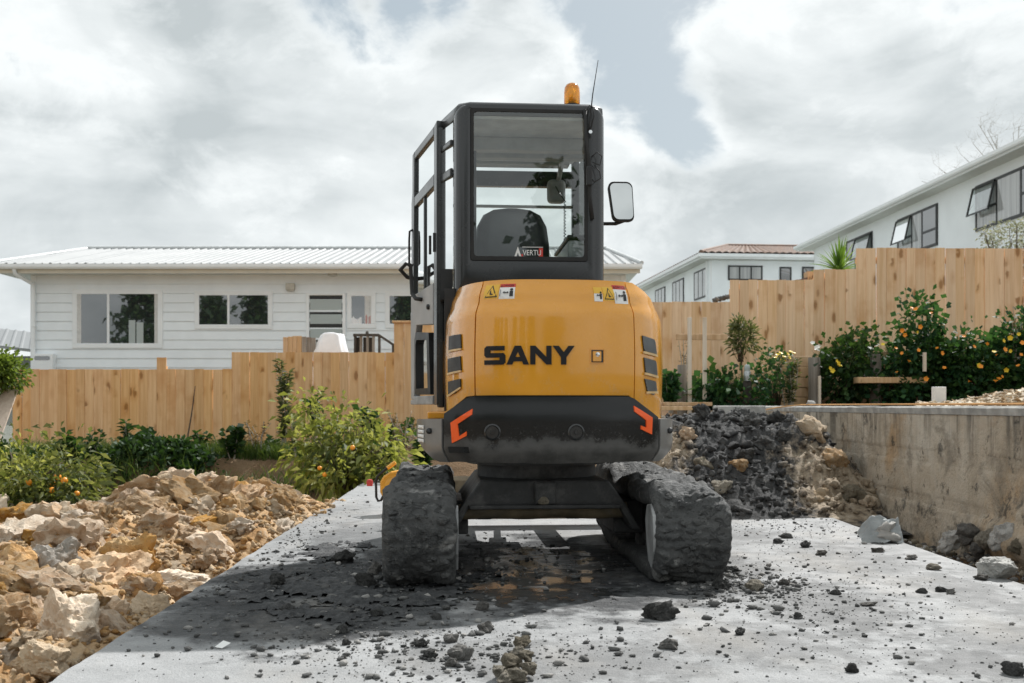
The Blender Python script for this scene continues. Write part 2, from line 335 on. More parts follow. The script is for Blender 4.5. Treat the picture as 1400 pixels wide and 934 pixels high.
    # --- timber
    def wood(name, a, b, knot=(.16, .07, .025), grey=0.0, knots=True, w=.15):
        k = K(name); v = k.co('Object', rnd=True); g = k.co('Object', (22, 22, .9), rnd=True); r = k.rnd()
        n1 = k.noise(g, 1.0, 7, .62, .35); n2 = k.noise(k.co('Object', (60, 60, 2), rnd=True), 1, 5, .6); big = k.noise(v, 1.3, 5, .55)
        c = k.mix(k.mr(n1, .32, .68), a, b); c = k.mix(k.mr(n2, .55, .8, 0, .35), c, [x * .72 for x in a])
        c = k.mix(k.mr(big, .52, .70, 0, .55), c, (a[0] * .80, a[1] * .62, a[2] * .45))
        if knots:
            kv = k.co('Object', (1, .3, .42), rnd=True); d = k.vor(kv, 6.0); m = k.mr(k.math('ADD', d, k.math('MULTIPLY', k.noise(v, 30, 3), .10)), .30, .17)
            sel = k.mr(k.noise(v, 3.7, 2), .42, .50)
            c = k.mix(k.math('MULTIPLY', m, k.math('MULTIPLY', sel, .75)), c, knot)
            halo = k.mr(d, .45, .18); c = k.mix(k.math('MULTIPLY', k.math('MULTIPLY', halo, sel), .35), c, (a[0] * .75, a[1] * .55, a[2] * .35))
        hsv = k.N.new('ShaderNodeHueSaturation'); k.put(hsv.inputs['Color'], c); k.put(hsv.inputs['Value'], k.mr(r, 0, 1, .94, 1.06))
        k.put(hsv.inputs['Saturation'], k.mr(k.math('FRACT', k.math('MULTIPLY', r, 7.3)), 0, 1, .94, 1.06))
        k.set(col=hsv.outputs[0], rough=.78, spec=.25, nrm=k.bump(k.math('ADD', n1, n2), .35, .004)); MT[name] = k.m
    wood('paling_wood', (.72, .415, .19), (.86, .555, .29)); wood('paling_wood_pale', (.76, .505, .29), (.89, .635, .41))
    wood('board_wood', (.50, .33, .18), (.62, .44, .27)); wood('grey_wood', (.20, .18, .155), (.34, .31, .275), knots=False)
    wood('dark_wood', (.05, .045, .04), (.10, .09, .08), knots=False); wood('pale_stick', (.60, .52, .42), (.74, .67, .57), knots=False)
    wood('ply', (.50, .40, .32), (.60, .50, .41), knots=False)
    # --- leaves
    def leaf(name, a, b, c_, tr=.35, rough=.58):
        k = K(name); r = k.attr(); c = k.ramp(r, (0, a), (.55, b), (1, c_))
        c = k.mix(k.mr(k.noise(k.co('Object'), 2.2, 4), .4, .65, 0, .55), c, a)
        k.set(col=c, rough=rough, spec=.3)
        t = k.N.new('ShaderNodeBsdfTranslucent'); k.put(t.inputs[0], k.mix(.5, c, (c_[0] * 1.2, c_[1] * 1.3, c_[2] * .5))); mx = k.N.new('ShaderNodeMixShader'); mx.inputs[0].default_value = tr
        k.L.new(k.b.outputs[0], mx.inputs[1]); k.L.new(t.outputs[0], mx.inputs[2]); k.L.new(mx.outputs[0], k.N['Material Output'].inputs[0]); MT[name] = k.m
    leaf('leaf_citrus', (.03, .05, .015), (.08, .11, .03), (.24, .25, .09)); leaf('leaf_lime', (.08, .11, .02), (.22, .25, .05), (.46, .44, .17), .45)
    leaf('leaf_dark', (.012, .035, .012), (.028, .07, .02), (.065, .12, .03), .3); leaf('leaf_ivy', (.012, .045, .020), (.030, .095, .036), (.08, .17, .05), .3)
    leaf('leaf_grass', (.025, .06, .014), (.055, .11, .022), (.14, .18, .045)); leaf('leaf_weed', (.035, .05, .02), (.09, .11, .04), (.22, .22, .12))
    leaf('leaf_grey', (.16, .17, .14), (.34, .35, .31), (.60, .60, .57), .2); leaf('leaf_cordyline', (.03, .09, .015), (.09, .20, .03), (.26, .38, .07), .35)
    leaf('leaf_dry', (.10, .06, .03), (.19, .12, .06), (.30, .21, .12)); leaf('leaf_hedge', (.03, .06, .012), (.10, .16, .03), (.26, .33, .08), .4)
    simple('bark', (.10, .075, .05), .9, bump=.6, scale=14); simple('twig', (.36, .33, .28), .85)
    simple('flower_orange', (.85, .30, .015), .5); simple('flower_yellow', (.80, .58, .03), .5); simple('flower_white', (.85, .85, .80), .5); simple('fruit_orange', (.85, .32, .02), .4, bump=.2, scale=30)
    # --- houses
    simple('weatherboard', (.85, .90, .925), .55, var=.03, scale=2, bump=.05); simple('white_paint', (.86, .89, .90), .5, var=.03, scale=2)
    simple('stucco', (.90, .945, .97), .8, var=.03, scale=1.2, bump=.15); simple('cream_paint', (.70, .66, .56), .55, var=.05, scale=3); simple('soffit', (.70, .71, .68), .7, var=.05)
    simple('roof_metal', (.30, .312, .315), .62, metal=.0, var=.07, scale=1.3); simple('roof_ridge', (.55, .57, .57), .5)
    simple('roof_dark', (.20, .21, .215), .5); simple('tile_brown', (.20, .125, .09), .8, var=.3, scale=6); simple('black_frame', (.018, .02, .02), .4, var=.1)
    simple('curtain', (.66, .66, .64), .9, var=.08, scale=12); simple('red_cloth', (.50, .10, .09), .9); simple('white_cloth', (.86, .86, .87), .9, var=.03); simple('beige_plastic', (.55, .52, .45), .5)
    k = K('window_glass'); k.b.inputs['Coat IOR'].default_value = 2.6; k.set(col=(.025, .028, .029), rough=.05, spec=.5, coat=1.0, coatr=.01, nrm=k.bump(k.noise(k.co('Object'), 1.4, 2), .03, .02)); MT['pane'] = k.m
    k = K('curtained_glass'); n = k.noise(k.co('Object', (14, 14, .3)), 1.2, 3); k.set(col=k.mix(k.mr(n, .3, .7), (.30, .31, .31), (.50, .51, .51)), rough=.06, spec=.6, coat=.6, coatr=.02); MT['pane_curtain'] = k.m
    k = K('frosted_glass'); k.set(col=(.42, .47, .46), rough=.22, spec=.5); MT['pane_frost'] = k.m
    # --- digger
    k = K('orange_paint'); v = k.co('Object'); n = k.noise(v, 4, 6); d = k.noise(v, 9, 10, .75)
    c = k.mix(k.mr(n, .3, .7), (.75, .325, .018), (.80, .352, .022)); sepz = k.N.new('ShaderNodeSeparateXYZ'); k.L.new(v, sepz.inputs[0])
    low = k.mr(sepz.outputs[2], 1.15, .85); c = k.mix(k.math('MULTIPLY', k.mr(d, .50, .72), k.math('ADD', .08, k.math('MULTIPLY', low, .5))), c, (.36, .26, .14))
    k.set(col=c, rough=k.mr(d, .4, .75, .18, .42), spec=.5, coat=.85, coatr=.05, nrm=k.bump(k.noise(v, 2.2, 2), .05, .03)); MT['orange'] = k.m
    simple('bumper_black', (.022, .023, .023), .26, spec=.5, coat=.35, var=.2, scale=7, dirt=(.14, .135, .125), dirtamt=.07, coatr=.12)
    # splashed bumper: dried mud thrown up on its lower half
    k = K('bumper_splashed'); v = k.co('Object'); s1 = k.N.new('ShaderNodeSeparateXYZ'); k.L.new(v, s1.inputs[0]); d = k.noise(v, 5, 9, .66); sp = k.noise(v, 70, 3, .6); sp2 = k.noise(v, 26, 4, .6)
    low = k.mr(k.math('ADD', s1.outputs[2], k.math('MULTIPLY', k.math('SUBTRACT', d, .5), .34)), .735, .66)
    spk = k.math('MAXIMUM', k.mr(sp, .60, .66), k.mr(sp2, .63, .69)); f = k.math('MAXIMUM', k.math('MULTIPLY', low, k.mr(d, .35, .6, .35, .8)), k.math('MULTIPLY', spk, k.mr(s1.outputs[2], .80, .60, 0, .75)))
    k.set(col=k.mix(f, (.010, .0105, .0105), (.13, .127, .12)), rough=k.mr(f, 0, 1, .20, .8), spec=.45, nrm=k.bump(sp2, .1, .004)); MT['bumper'] = k.m
    simple('corner_grey', (.25, .245, .235), .38, metal=.25, var=.12, scale=6, dirt=(.15, .14, .13), dirtamt=.05); simple('cab_grey', (.022, .024, .026), .26, var=.12, scale=5, coat=.35, coatr=.10, dirt=(.07, .073, .073), dirtamt=.0)
    simple('door_dusty', (.36, .365, .365), .5, var=.15, scale=5, dirt=(.32, .31, .29), dirtamt=.08); simple('cab_dark', (.015, .016, .017), .45); simple('rubber', (.018, .018, .018), .7, bump=.2)
    simple('steel_mud', (.045, .046, .046), .6, var=.3, scale=9, dirt=(.15, .148, .142), dirtamt=.13, bump=.5); simple('worn_plate', (.34, .345, .345), .55, metal=.2, var=.2, scale=9, dirt=(.11, .11, .105), dirtamt=.13, bump=.3)
    simple('blade_steel', (.24, .19, .12), .6, metal=.2, var=.3, scale=10, dirt=(.25, .22, .17), dirtamt=.12, bump=.3)
    simple('seat_vinyl', (.022, .023, .024), .38, bump=.2, scale=12); simple('grey_plastic', (.40, .42, .42), .5); simple('headliner', (.66, .69, .69), .8); simple('chrome', (.75, .76, .76), .15, metal=1, var=.05)
    simple('sticker_white', (.82, .82, .80), .4, var=.02); simple('sticker_red', (.62, .045, .03), .4, var=.05); simple('sticker_yellow', (.80, .47, .045), .4, var=.04); simple('ink_black', (.012, .012, .012), .4); simple('reflector_orange', (1.0, .13, .02), .3, var=.03)
    simple('letter_black', (.012, .012, .013), .5, spec=.3); simple('grille_dark', (.02, .021, .022), .5); simple('grille_bar', (.33, .35, .36), .4, metal=.4); simple('lip_pale', (.72, .50, .24), .4)
    k = K('mirror_glass'); k.set(col=(.55, .57, .57), rough=.02, metal=1); MT['mirror'] = k.m
    k = K('amber_lens'); w = k.co('Object', (0, 0, 1)); k.set(col=(1.0, .42, .03), rough=.14, trans=.6, ior=1.4, coat=.5, nrm=k.bump(k.noise(w, 60, 1), .2, .004)); MT['amber'] = k.m
    def glass(name, tint, rf=.10, rough=.01):
        k = K(name); t = k.N.new('ShaderNodeBsdfTransparent'); t.inputs[0].default_value = tint + (1,); g = k.N.new('ShaderNodeBsdfGlossy'); g.inputs['Roughness'].default_value = rough; g.inputs[0].default_value = (.95, .97, .97, 1)
        fr = k.N.new('ShaderNodeFresnel'); fr.inputs[0].default_value = 1.5; f = k.math('ADD', k.math('MULTIPLY', fr.outputs[0], .9), rf, True); mx = k.N.new('ShaderNodeMixShader'); k.put(mx.inputs[0], f)
        k.L.new(t.outputs[0], mx.inputs[1]); k.L.new(g.outputs[0], mx.inputs[2]); k.L.new(mx.outputs[0], k.N['Material Output'].inputs[0]); MT[name] = k.m
    glass('cab_glass', (.80, .85, .84), .06); glass('side_glass', (.60, .68, .67), .30, .04); glass('door_glass', (.50, .58, .56), .42, .05); glass('thin_glass', (.93, .95, .94), .01)
    # --- small things
    simple('tool_orange', (.78, .36, .03), .4, coat=.2); simple('white_block', (.74, .74, .72), .7, var=.06); simple('galvanised', (.55, .57, .58), .35, metal=.7, dirt=(.3, .29, .27), dirtamt=.05)
    simple('chip_pale', (.62, .53, .41), .9, var=.3, scale=20); simple('chip_tan', (.46, .33, .20), .9, var=.3, scale=20); simple('plaster', (.38, .37, .35), .9, var=.15, scale=8, bump=.5, dirt=(.2, .19, .17), dirtamt=.08)
    simple('plastic_rag', (.36, .385, .39), .45, var=.25, scale=8); simple('pale_concrete', (.38, .375, .355), .9, var=.25, scale=9, bump=.5, dirt=(.2, .2, .19), dirtamt=.05); simple('red_plastic', (.5, .04, .03), .5); simple('rope_orange', (.62, .33, .12), .8)
materials()
# ------------------------------------------------------------------ ground
def bumpfn(x, y, cx, cy, rx, ry): return math.exp(-((x - cx) / rx) ** 2 - ((y - cy) / ry) ** 2)
def G0(x, y):                                           # smooth lie of the land
    if x < -1.5:
        z = -.17 + .31 * bumpfn(x, y, -2.35, 8.0, .85, 1.4) + .14 * bumpfn(x, y, -2.7, 6.2, .75, 1.3) + .12 * bumpfn(x, y, -2.0, 4.2, .7, 1.2)
        z -= .12 * bumpfn(x, y, -1.75, 5.6, .35, 1.2)
        z -= .25 * smooth01(9.0, 11.0, y)
        z += .56 * smooth01(13.2, 14.0, y + .3 * noise.noise((x * .7, 3, 0)))
        z += .9 * smooth01(17, 21, y)
    elif x < 2.5:
        z = -.18 + .75 * smooth01(12.2, 14.2, y) + .9 * smooth01(17, 21, y)
    else:
        z = -.14 + .22 * smooth01(9.5, 11, y)
        if x > 3.15: z = .80
        zz = .80 + .30 * smooth01(13.4, 14.6, y) + 1.7 * smooth01(16, 22, y)
        if y > 11.6: z = zz if x > 3.15 else z + (zz - z) * smooth01(11.6, 12.6, y)
    return z
def G(x, y):
    z = G0(x, y)
    if x < -1.45 and y < 11: z += (.10 * fbm(x, y, 5, 1.3, 3) + .07 * fbm(x, y, 9, 4.0, 3)) * smooth01(-1.45, -1.9, x)
    return z
def hit(px, py, g=G, off=0.0):                          # where the line of sight through a pixel meets the ground
    d = 2.2
    while d < 30:
        p = P(px, py, d)
        if p.z <= g(p.x, p.y) + off: return Vector((p.x, p.y, g(p.x, p.y) + off))
        d += .01
    return P(px, py, 12)
def slab_hit(px, py): d = EYE * F / (py - HY); return P(px, py, d)
def build_ground():
    def axis(lo, hi, st, far):
        a = list(np.arange(lo, hi + 1e-6, st)); k = st
        lo_, hi_ = [], []
        x = lo
        while x > -far: k *= 1.5; x -= k; lo_.append(x)
        k = st; x = hi
        while x < far: k *= 1.5; x += k; hi_.append(x)
        return lo_[::-1] + a + hi_
    xs = sorted(set([round(v, 3) for v in axis(-9, 11, .16, 900)] + [-1.5, 3.14, 3.16])); ys = axis(1.5, 22, .16, 900)
    V = [(x, y, G(x, y) if abs(x) < 60 and y < 60 else G0(max(-30, min(30, x)), min(y, 40))) for y in ys for x in xs]
    n = len(xs); Fq = [(j * n + i, j * n + i + 1, (j + 1) * n + i + 1, (j + 1) * n + i) for j in range(len(ys) - 1) for i in range(n - 1)]
    o = link('ground', np_mesh('ground', V, Fq, MT['soil'], smooth=True)); o['kind'] = 'structure'
    # concrete slab with a slightly ragged cast edge
    m = MB(); N_ = 260; L_, Rr = [], []
    for i in range(N_ + 1):
        y = -2.5 + 14.3 * i / N_
        L_.append((-1.44 - .027 * (y - 3) + .022 * fbm(0, y, 1, 2.2, 4) + .016 * fbm(2, y, 7, 11, 3, .6), y)); Rr.append((2.46 + .02 * fbm(4, y, 1, 1.8, 4), y))
    m.prism(L_ + Rr[::-1], -.16, 0.0)
    o = m.build('concrete_slab', MT['slab']); o['kind'] = 'structure'
    # wet film under the digger: ragged shallow water, no clean rim
    st = .009; xs = list(np.arange(-.45, .75, st)); ys = list(np.arange(4.1, 6.4, st * 1.3)); keep = {}
    for j, y in enumerate(ys):
        for i, x in enumerate(xs):
            e = max(1 - math.hypot((x - .14) / .42, (y - 5.25) / .85), .8 * (1 - math.hypot((x - .05) / .55, (y - 4.62) / .30)))
            if e + 1.1 * fbm(x, y, 3, 2.6, 4, .6) + .5 * fbm(x, y, 8, 11, 3, .6) > .16: keep[(i, j)] = 1
    V, Fq, ix = [], [], {}
    for (i, j) in keep:
        c = [(i, j), (i + 1, j), (i + 1, j + 1), (i, j + 1)]
        if all(q in keep for q in c):
            for q in c:
                if q not in ix: ix[q] = len(V); V.append((xs[q[0]], ys[q[1]], .0016))
            Fq.append([ix[q] for q in c])
    o = link('puddle', np_mesh('puddle', V, Fq, MT['puddle'])); o['kind'] = 'structure'
build_ground()
# ------------------------------------------------------------------ retaining wall on the right
def retaining_wall():
    t = thing('retaining_wall', 'long stained grey concrete retaining wall right of the slab', 'wall', (3.05, 6, -.2))
    xs = 2.95; y0, y1, z0, z1 = 1.2, 11.9, -.35, .80
    ny, nz = 300, 46; V, Fq = [], []
    for j in range(nz + 1):
        z = z0 + (z1 - z0) * j / nz
        for i in range(ny + 1):
            y = y0 + (y1 - y0) * i / ny
            dx = .02 * fbm(xs, y, z, 1.1, 4) + .008 * fbm(y, z, 2, 7, 3)
            for zz in (.19, .50):
                if abs(z - zz) < .03: dx += .014
            if abs((y + (.7 if .19 < z < .5 else 0)) % 1.4 - .7) < .025: dx += .008
            # spalled foot of the wall around y = 5 .. 6.6
            s = bumpfn(y, z, 5.55, .06, .8, .20 + .10 * noise.noise((y * 2, 0, 0)))
            dx -= .12 * max(0, s - .25) * (1 + 1.2 * fbm(y, z, 7, 6, 3)) if z < .35 else 0
            V.append((xs + dx - 3.05, y - 6, z + .2))
    n = ny + 1
    for j in range(nz):
        for i in range(ny): Fq.append((j * n + i, (j + 1) * n + i, (j + 1) * n + i + 1, j * n + i + 1))
    link('face', np_mesh('face', V, Fq, MT['wall'], smooth=True), t)
    m = MB(); m.box(2.955, 3.15, y0, y1, z0, z1 - .002); m.build('core', MT['wall'], t)
    # weathered coping course
    ny = 120; rs = []
    for i in range(ny + 1):
        y = y0 + (y1 - y0) * i / ny; a = .008 * fbm(0, y, 0, 3, 4); b = .007 * fbm(5, y, 0, 4, 4)
        rs.append([(2.945 + a, y, .802), (2.94 + a, y, .845 + b), (2.955 + a, y, .858 + b), (3.16, y, .857 + b), (3.17, y, .802)])
    m = MB(); m.rings(rs); m.build('coping', MT['pale_concrete'], t, smooth=30)
    return t
retaining_wall()
def corner_block():
    p = P(1010, 566, 10.6); t = thing('concrete_block', 'pale concrete block behind the mud heap at the end of the wall', 'block', (p.x, p.y, .7))
    m = MB(); m.box(p.x - .24, p.x + .24, 10.4, 10.8, .62, .862); m.build('block', MT['pale_concrete'], t, bevel=.015)
corner_block()
# ------------------------------------------------------------------ the excavator
CX, CY, YAW = .14, 5.75, R(4)
ca, sa = math.cos(YAW), math.sin(YAW)
def loc(p): x, y = p[0] - CX, p[1] - CY; return Vector((x * ca + y * sa, -x * sa + y * ca, p[2]))
def LP(px, py, d): return loc(P(px, py, d))
def prof_body(z):
    if z > 1.395: return -.028 - .030 * smooth01(1.40, 1.49, z)
    if z > 1.31: return -.028 * smooth01(1.31, 1.395, z)
    return .006 * math.sin((z - .85) / .46 * math.pi) if z > .85 else 0
def prof_bump(z): return -.05 * (1 - smooth01(.55, .66, z)) + .015 - .015 * smooth01(.8, .9, z)
HB = (.53, .665, .865, prof_body, 3.1); HK = (.662, .662, .885, prof_bump, 4.6)
def S(t, z, off, H):                                    # tail surface: angle t (0 = straight back, + = right), height z
    hl, hr, D, pf, NX = H; hw = (hl if t < 0 else hr); e = pf(z) + off
    s, c = math.sin(R(t)), math.cos(R(t))
    return Vector((math.copysign(abs(s) ** (2 / NX), s) * (hw + e), -(abs(c) ** (2 / NX)) * (D + e), z))
def U2T(u, H):
    hw = H[0] if u < 0 else H[1]; x = min(1, abs(u) / hw); return math.copysign(math.degrees(math.asin(x ** (H[4] / 2))), u)
def UZ(px, py, H=HB):                                   # pixel on the tail -> (u, z)
    d = 4.95
    for _ in range(8):
        q = LP(px, py, d); t = U2T(q.x, H); s = S(t, q.z, 0, H)
        d = CY + s.x * sa + s.y * ca
    q = LP(px, py, d); return q.x, q.z
def shell(m, u0, u1, nt, zlo, zhi, nz, H, off=0.0, thick=.03, t0=None, t1=None, mi=0):
    ta = U2T(u0, H) if t0 is None else t0; tb = U2T(u1, H) if t1 is None else t1
    fr, bk = [], []
    # spread columns evenly by arc length
    ts = [ta + (tb - ta) * i / 200 for i in range(201)]; L = [0]
    for i in range(200): L.append(L[-1] + (S(ts[i + 1], 1.2, 0, H) - S(ts[i], 1.2, 0, H)).length)
    cols = []
    for i in range(nt + 1):
        g = L[-1] * i / nt; j = min(range(201), key=lambda q: abs(L[q] - g)); cols.append(ts[j])
    for t in cols:
        u = S(t, 1.2, 0, H).x; a, b = zlo(u), zhi(u)
        fr.append([S(t, a + (b - a) * j / nz, off, H) for j in range(nz + 1)]); bk.append([S(t, a + (b - a) * j / nz, off - thick, H) for j in range(nz + 1)])
    rs = [f + b[::-1] for f, b in zip(fr, bk)]
    m.rings(rs, mi=mi)
def drape(m, poly, H, off=.003, thick=.004, sub=0.06, mi=0):   # flat outline (u, z) laid over the tail
    bm = bmesh.new(); vs = [bm.verts.new((p[0], 0, p[1])) for p in poly]; bm.faces.new(vs); bm.normal_update()
    bmesh.ops.triangulate(bm, faces=bm.faces[:])
    for _ in range(3):
        es = [e for e in bm.edges if e.calc_length() > sub]
        if not es: break
        bmesh.ops.subdivide_edges(bm, edges=es, cuts=1, use_grid_fill=False); bmesh.ops.triangulate(bm, faces=[f for f in bm.faces if len(f.verts) > 3])
    bm.normal_update(); r = bmesh.ops.extrude_face_region(bm, geom=bm.faces[:])
    ex = set(v for v in r['geom'] if isinstance(v, bmesh.types.BMVert)); bm.verts.index_update()
    vv = [S(U2T(v.co.x, H), v.co.z, off if v in ex else off - thick, H) for v in bm.verts]
    m.add(vv, [[v.index for v in f.verts] for f in bm.faces], mi=mi); bm.free()
def sq(u0, u1, z0, z1): return [(u0, z0), (u1, z0), (u1, z1), (u0, z1)]
def pxpoly(pts, H=HB): return [UZ(x, y, H) for x, y in pts]
def rrect(x0, x1, z0, z1, r, n=5):
    out = []
    for cx, cz, a0 in ((x1 - r, z0 + r, -90), (x1 - r, z1 - r, 0), (x0 + r, z1 - r, 90), (x0 + r, z0 + r, 180)):
        for k in range(n + 1): a = R(a0 + 90 * k / n); out.append((cx + r * math.cos(a), cz + r * math.sin(a)))
    return out
def text_mesh(m, txt, size, place, mi=0, align='LEFT', ext=0):
    c = bpy.data.curves.new('lettering', 'FONT'); c.body = txt; c.size = size; c.align_x = align; c.extrude = ext; o = bpy.data.objects.new('lettering', c); COL.objects.link(o)
    dg = bpy.context.evaluated_depsgraph_get(); me = bpy.data.meshes.new_from_object(o.evaluated_get(dg))
    m.add([place(v.co) for v in me.vertices], [list(p.vertices) for p in me.polygons], mi=mi)
    bpy.data.objects.remove(o); bpy.data.curves.remove(c); bpy.data.meshes.remove(me)
def excavator():
    X = thing('excavator', 'orange mini excavator seen from behind, standing on muddy tracks on the slab', 'excavator', (CX, CY, 0), YAW, local=True)
    Z = lambda v: (lambda u: v)
    # ---- tail bodywork
    uL, uR = UZ(650, 470)[0], UZ(867, 470)[0]
    def b_top(u):                                        # upper edge of the black counterweight
        a = abs(u + .012); return .906 - max(0, a - .405) * .80
    hood_top = lambda u: 1.488 if u < .46 else 1.488 - .05 * smooth01(.46, .58, u) - .20 * smooth01(.55, .655, u)
    m = MB(); shell(m, uL + .004, uR - .004, 26, lambda u: b_top(u) + .006, hood_top, 26, HB, 0.0, .03)
    pan = m.build('engine_cover', MT['orange'], X, smooth=40)
    m = MB(); shell(m, -.55, uL - .004, 12, lambda u: max(.80, b_top(u) + .006), lambda u: 1.488, 22, HB, -.003, .03, t0=-90); cl = m.build('side_panel', MT['orange'], X, smooth=40)
    m = MB(); shell(m, uR + .004, .66, 16, lambda u: max(.785, b_top(u) + .006), hood_top, 22, HB, -.003, .03, t1=90); cr = m.build('side_panel', MT['orange'], X, smooth=40)
    # dark liner behind the panel joints, hood deck
    m = MB(); shell(m, -.5, .6, 24, Z(.80), lambda u: hood_top(u) - .02, 6, HB, -.034, .02); m.build('liner', MT['cab_dark'], X)
    m = MB(); pl = [S(t, 1.488, -.03, HB) for t in range(-90, 91, 10)]; pl = [(p.x, p.y) for p in pl if p.x < .47] + [(.47, -.2), (.47, .25), (-.52, .25)]
    m.prism(pl, 1.40, 1.478); m.build('hood_deck', MT['cab_dark'], X)
    # right flank: cover over the tank, with its dark edge trim
    fl = MB(); rs = []
    for v in (-.02, .2, .42, .56):
        k = 1 - .10 * smooth01(.3, .56, v)
        rs.append([(x * k, v, z) for x, z in ((.655, .80), (.66, 1.05), (.65, 1.22), (.60, 1.36), (.52, 1.44), (.40, 1.46), (.40, .80))])
    fl.rings(rs); fl.build('tank_cover', MT['orange'], X, smooth=50)
    m = MB(); m.tube([(.40, -.1, 1.485), (.50, -.05, 1.478), (.585, .0, 1.43), (.635, .03, 1.34), (.668, .05, 1.23)], .012, 8); m.build('edge_trim', MT['rubber'], X, smooth=True)
    # deck and floor under the cab
    m = MB(); m.box(-.62, .55, -.40, .66, .79, .83); m.build('floor_plate', MT['orange'], X, bevel=.008)
    m = MB(); m.box(-.56, .5, -.32, .62, .60, .788); m.build('swing_frame', MT['steel_mud'], X, bevel=.01)
    m = MB(); m.box(-.53, .36, -.29, .62, .832, 1.50); m.build('cab_bulkhead', MT['cab_dark'], X)
    # ---- counterweight and corner blocks
    m = MB(); shell(m, -.522, .522, 34, lambda u: .575 + .02 * abs(u), b_top, 16, HK, 0, .22); bp = m.build('counterweight', MT['bumper'], X, smooth=40)
    for s, lab in ((-1, 'left'), (1, 'right')):
        m = MB(); lo = lambda u: .580 + .12 * smooth01(.585, .665, abs(u)); hi = lambda u: .795 - .012 * smooth01(.6, .665, abs(u))
        if s < 0: shell(m, -.6, -.53, 14, lo, hi, 10, HK, .004, .10, t0=-90)
        else: shell(m, .53, .6, 14, lo, hi, 10, HK, .004, .10, t1=90)
        m.box(s * .58 if s > 0 else -.662, .662 if s > 0 else -.58, -.005, .20, .66, .782)
        cb = m.build('corner_block', MT['corner_grey'], X, smooth=40)
        m = MB(); q = S(U2T(s * .585, HK), .735, .010, HK); m.lathe([(.0, -.01), (.013, -.008), (.016, .0), (.010, .002), (.004, .006)], q, 12, 'y'); m.build('bolt', MT['cab_dark'], cb, smooth=True)
    m = MB()                                              # worn white marking on the left corner block
    for i, z in enumerate((.745, .722, .699, .676)): drape(m, sq(-.645, -.615, z, z + .016), HK, .008, .004, .03)
    m.build('marking', MT['sticker_white'], X)
    for px in (675, 787):
        u, z = UZ(px, 591, HK); q = S(U2T(u, HK), z, 0, HK); m = MB(); m.lathe([(.041, .02), (.041, -.006), (.034, -.010), (.030, -.004), (.012, -.004), (.010, -.012), (.003, -.012)], q, 28, 'y'); m.build('plug', MT['bumper_black'], bp, smooth=40)
    for pts in ([(620, 578), (648, 559), (648, 567), (629, 580), (631, 597), (641, 590), (641, 596), (622, 606)], [(865, 555), (888, 571), (887, 594), (873, 587), (873, 582), (880, 585), (880, 575), (865, 563)]):
        m = MB(); drape(m, pxpoly(pts, HK), HK, .006, .008); m.build('reflector', MT['reflector_orange'], bp)
    m = MB(); m.rings([[S(t, z, .004, HK) + Vector((0, 0, 0)) for z in (.63, .66)] + [S(t, z, -.02, HK) for z in (.66, .63)] for t in (U2T(-.50, HK), U2T(-.45, HK), U2T(-.405, HK))]); m.build('tow_eye', MT['bumper_black'], bp)
    # ---- lettering
    u0, zb = UZ(664, 499); u1, zt = UZ(785, 473); h = zt - zb; tw = u1 - u0; sx = tw / 5.06
    GL = {'S': (1.15, [[(0, 0), (1.03, 0), (1.15, .12), (1.15, .5), (1.05, .62), (.31, .62), (.31, .76), (1.1, .76), (1.1, 1), (.12, 1), (0, .88), (0, .50), (.1, .38), (.84, .38), (.84, .24), (0, .24)]]),
          'A': (1.25, [[(0, 0), (.31, 0), (.385, .17), (.49, .40), (.625, .70), (.625, 1), (.45, 1)], [(1.25, 0), (.94, 0), (.865, .17), (.76, .40), (.625, .70), (.625, 1), (.80, 1)], [(.385, .17), (.865, .17), (.76, .40), (.49, .40)]]),
          'N': (1.2, [[(0, 0), (.29, 0), (.29, 1), (0, 1)], [(.91, 0), (1.2, 0), (1.2, 1), (.91, 1)], [(.29, 1), (.29, .60), (.91, 0), (.91, .40)]]),
          'Y': (1.24, [[(0, 1), (.34, 1), (.62, .66), (.62, 0), (.47, 0), (.47, .39)], [(1.24, 1), (.90, 1), (.62, .66), (.62, 0), (.77, 0), (.77, .39)]])}
    x = 0
    for ch in 'SANY':
        w, polys = GL[ch]; m = MB()
        for pg in polys: drape(m, [(u0 + (x + a) * sx, zb + b * h) for a, b in pg], HB, .006, .006, .05)
        m.build('letter', MT['letter_black'], pan); x += w + .073
    # ---- latch
    u, z = UZ(816, 487); m = MB()
    for a, b in ((-.036, -.032), (.032, .036)): drape(m, sq(u + a, u + b, z - .036, z + .036), HB, .004, .006)
    for a, b in ((-.036, -.032), (.032, .036)): drape(m, sq(u - .032, u + .032, z + a, z + b), HB, .004, .006)
    m.build('latch_surround', MT['orange'], pan)
    m = MB(); drape(m, sq(u - .029, u + .029, z - .031, z + .029), HB, .0015, .002); m.build('latch_recess', MT['ink_black'], pan)
    m = MB(); drape(m, sq(u - .024, u + .019, z - .027, z + .024), HB, .006, .008); lt = m.build('latch', MT['orange'], pan, bevel=.003)
    m = MB(); m.lathe([(.011, .012), (.011, -.004), (.004, -.005)], S(U2T(u, HB), z + .008, .004, HB), 14, 'y'); m.build('lock', MT['chrome'], lt, smooth=40)
    # crease lines are in the profile; stickers
    def sticker(parts):
        m = MB(); k = 0
        mats = []
        for mat, poly in parts:
            if mat not in mats: mats.append(mat)
            drape(m, poly, HB, .0016 + .0012 * k, .001, .04, mats.index(mat)); k += 1
        m.build('warning_sticker', [MT[a] for a in mats], pan)
